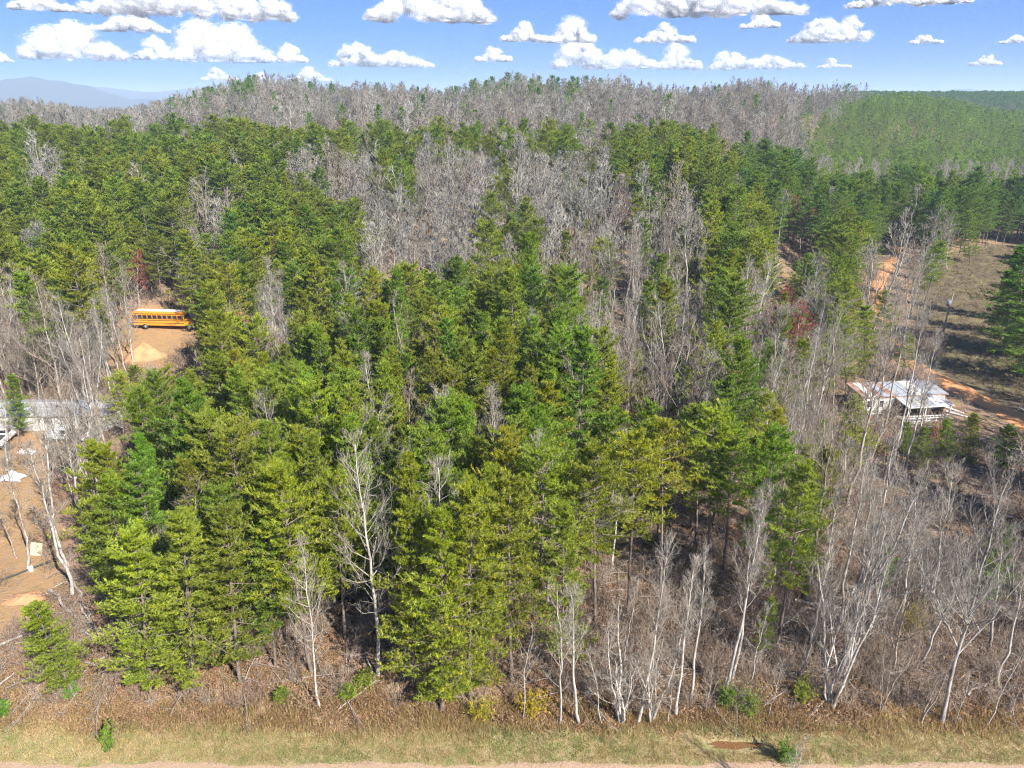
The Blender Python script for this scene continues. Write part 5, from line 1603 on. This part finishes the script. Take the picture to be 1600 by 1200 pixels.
va = nd(nt, 'ShaderNodeAttribute', attribute_name='var')
geo = nt.nodes.new('ShaderNodeTexCoord')
nz = noise(nt, .006, 5, .65, geo.outputs['Object'])
al = nd(nt, 'ShaderNodeMath', operation='ADD'); nt.links.new(va.outputs['Fac'], al.inputs[0]); nt.links.new(nz.outputs['Fac'], al.inputs[1])
alr = nd(nt, 'ShaderNodeMath', operation='MULTIPLY_ADD'); alr.use_clamp = True
nt.links.new(nz.outputs['Fac'], alr.inputs[0]); alr.inputs[1].default_value = 1.7; nt.links.new(va.outputs['Fac'], alr.inputs[2])
tp_ = nt.nodes.new('ShaderNodeBsdfTransparent')
mx2 = nt.nodes.new('ShaderNodeMixShader')
nt.links.new(alr.outputs[0], mx2.inputs[0]); nt.links.new(tp_.outputs[0], mx2.inputs[1]); nt.links.new(mx.outputs[0], mx2.inputs[2])
nt.links.new(mx2.outputs[0], out.inputs[0])
M['cloud'] = m
import bmesh
bm = bmesh.new(); bmesh.ops.create_icosphere(bm, subdivisions=3, radius=1)
ICO_V = np.array([v.co[:] for v in bm.verts]); ICO_F = np.array([[v.index for v in f.verts] for f in bm.faces]); bm.free()
bm = bmesh.new(); bmesh.ops.create_icosphere(bm, subdivisions=2, radius=1)
ICO2_V = np.array([v.co[:] for v in bm.verts]); ICO2_F = np.array([[v.index for v in f.verts] for f in bm.faces]); bm.free()

def cloud(x0, y0, x1, y1, label, bumps=None, base=1150.0):
    """cumulus filling the photo box; flat base at one height above the plain"""
    d = ray((x0 + x1) / 2, min(y1, 128))
    el = math.atan2(d[2], math.hypot(d[0], d[1]))
    dist = (base - CAM_H) / math.tan(max(el, R_(1.4)))
    dist = min(dist, 30000)
    dr = d / math.hypot(d[0], d[1])
    c = dr * dist; c[2] += CAM_H
    dep = c[1] * CP - (c[2] - CAM_H) * SP
    Wd = (x1 - x0) / F * dep; Hd = (y1 - y0) / F * dep
    rg = np.random.default_rng(int(x0 * 3 + y1 * 11 + 900))
    g = Geo()
    n = int(22 + 14 * Wd / Hd)
    bumps = bumps or [(rg.uniform(.2, .8), 1.0), (rg.uniform(.1, .9), .75)]
    right = np.array([dr[1], -dr[0], 0.0])
    for i in range(n):
        u = rg.uniform(.04, .96)
        env = max(.22, max(hb * math.exp(-((u - ub) / .22) ** 2) for ub, hb in bumps)) * min(1, 4.5 * min(u, 1 - u) + .15)
        r = Hd * rg.uniform(.13, .30) * (.5 + .5 * env)
        zz = rg.uniform(.0, 1) ** 1.0 * max(0, env * Hd - r * 1.5) + r * .55
        off = right * (u - .5) * Wd + dr * (rg.normal(0, .10) * Wd * (.4 + .6 * env) + 1.9 * zz)
        off[2] = zz
        wisp = rg.random() < .42
        dirn = ICO_V @ Matrix.Rotation(rg.uniform(0, 6.28), 3, 'Z')
        dsp = 1 + .14 * np.sin(dirn @ rg.normal(0, 3.2, 3) + rg.uniform(0, 6)) + .09 * np.sin(dirn @ rg.normal(0, 7, 3)) + .05 * np.sin(dirn @ rg.normal(0, 13, 3))
        for shell, av in ((.78, -.27 if not wisp else -.60), (1.02, -.56), (1.25, -.73), (1.48, -.83)):
            dn, fc = (dirn, ICO_F) if shell < 1 and not wisp else (ICO2_V, ICO2_F)
            V = dn * (dsp[:len(dn)] * r * shell)[:, None] * (1.15, 1.15, .85) + off
            V[:, 2] = np.maximum(V[:, 2], V[:, 2] * .12)
            g.add(V, fc, 0, av)
    o = link('cloud', g.mesh('cloud', [M['cloud']], True), None, tuple(c))
    tag(o, label, 'cloud', 'fair-weather clouds')
CLOUDS = [
    (48, 30, 196, 93, 'big two-humped white cloud above the blue mountain', [(.25, .95), (.5, 1.0), (.8, .45)]),
    (212, 52, 282, 93, 'small rounded cloud joining two big ones at upper left', [(.5, 1.0)]),
    (278, 20, 418, 96, 'tallest piled white cloud at upper left', [(.3, .95), (.62, 1.0)]),
    (416, 64, 480, 97, 'ragged small cloud right of the tallest piled cloud', [(.6, 1.0)]),
    (145, 14, 264, 49, 'flat oval cloud above and between two big piled clouds', None),
    (138, -28, 472, 26, 'wide cloud bank cut by the top edge at the left', [(.25, 1.0), (.55, .9), (.85, 1.0)]),
    (514, 64, 684, 104, 'long low cloud with a hump at its left end', [(.22, 1.0), (.6, .65)]),
    (572, -34, 776, 33, 'big cloud cut by the top edge, left of centre', [(.3, 1.0), (.7, .9)]),
    (742, 66, 797, 96, 'small round cloud right of the long low one', [(.5, 1.0)]),
    (784, 30, 852, 64, 'left half of a small cloud pair near top centre', [(.5, 1.0)]),
    (842, 22, 928, 66, 'right half of a small cloud pair near top centre', [(.6, 1.0)]),
    (858, 52, 1022, 107, 'broad bumpy cloud at centre, left of its rounder neighbour', [(.25, 1.0), (.7, .7)]),
    (1020, 62, 1094, 108, 'rounder white cloud attached right of the broad bumpy one', [(.45, 1.0)]),
    (993, 32, 1084, 66, 'oval cloud alone above the broad bumpy one', [(.45, 1.0)]),
    (944, -34, 1256, 24, 'widest flat cloud cut by the top edge right of centre', [(.2, 1.0), (.6, 1.0)]),
    (1097, 76, 1254, 108, 'long thin cloud with a peak at its left third', [(.25, 1.0), (.65, .75)]),
    (1158, 14, 1218, 43, 'small cloud hanging under the widest top cloud', [(.5, 1.0)]),
    (1230, 19, 1360, 65, 'well-shaped single white cloud at upper right', [(.4, .95), (.75, .9)]),
    (1278, 90, 1328, 106, 'tiny flat cloud low at the right', [(.4, 1.0)]),
    (1424, 49, 1470, 68, 'tiny white cloud high at the right', [(.4, 1.0)]),
    (1517, 81, 1562, 102, 'small bright cloud low near the right edge', [(.5, 1.0)]),
    (1562, 52, 1612, 67, 'faint tiny cloud at the right edge', [(.5, 1.0)]),
    (316, 104, 378, 126, 'low white cloud just over the dark ridge pines', [(.4, 1.0)]),
    (448, 104, 522, 130, 'low white cloud behind the tall ridge pines', [(.5, 1.0)]),
    (388, 112, 430, 127, 'very small low cloud between two low white ones', [(.5, 1.0)]),
    (-10, 80, 20, 97, 'tiny cloud cut by the left edge', [(.5, 1.0)]),
    (20, -24, 122, 16, 'pale cloud cut by the top left corner', [(.4, 1.0)]),
    (1320, -26, 1510, 8, 'thin cloud cut by the top edge at the right', [(.4, 1.0)]),
]
for c in CLOUDS: cloud(*c[:5], bumps=c[5])

# ------------------------------------------------------------------ haze
hz_, nt, out = new_mat('haze')
pv = nt.nodes.new('ShaderNodeVolumePrincipled')
pv.inputs['Color'].default_value = (.60, .78, 1.0, 1)
pv.inputs['Density'].default_value = .00021
pv.inputs['Anisotropy'].default_value = .0
nt.links.new(pv.outputs[0], out.inputs['Volume'])
o = box('haze', None, (39800, 39800, 222), (0, 0, 0), hz_)
o.location = (0, 0, 66.0)
o['kind'] = 'stuff'
print('trees', len(hand_pine), len(hand_bare), len(indiv), 'stuff', len(farP), len(farB), len(yng), len(fpl), 'tris', sum(len(m.polygons) for m in bpy.data.meshes), 'clouds', sum(len(m.polygons) for m in bpy.data.meshes if m.name.startswith('cloud')))
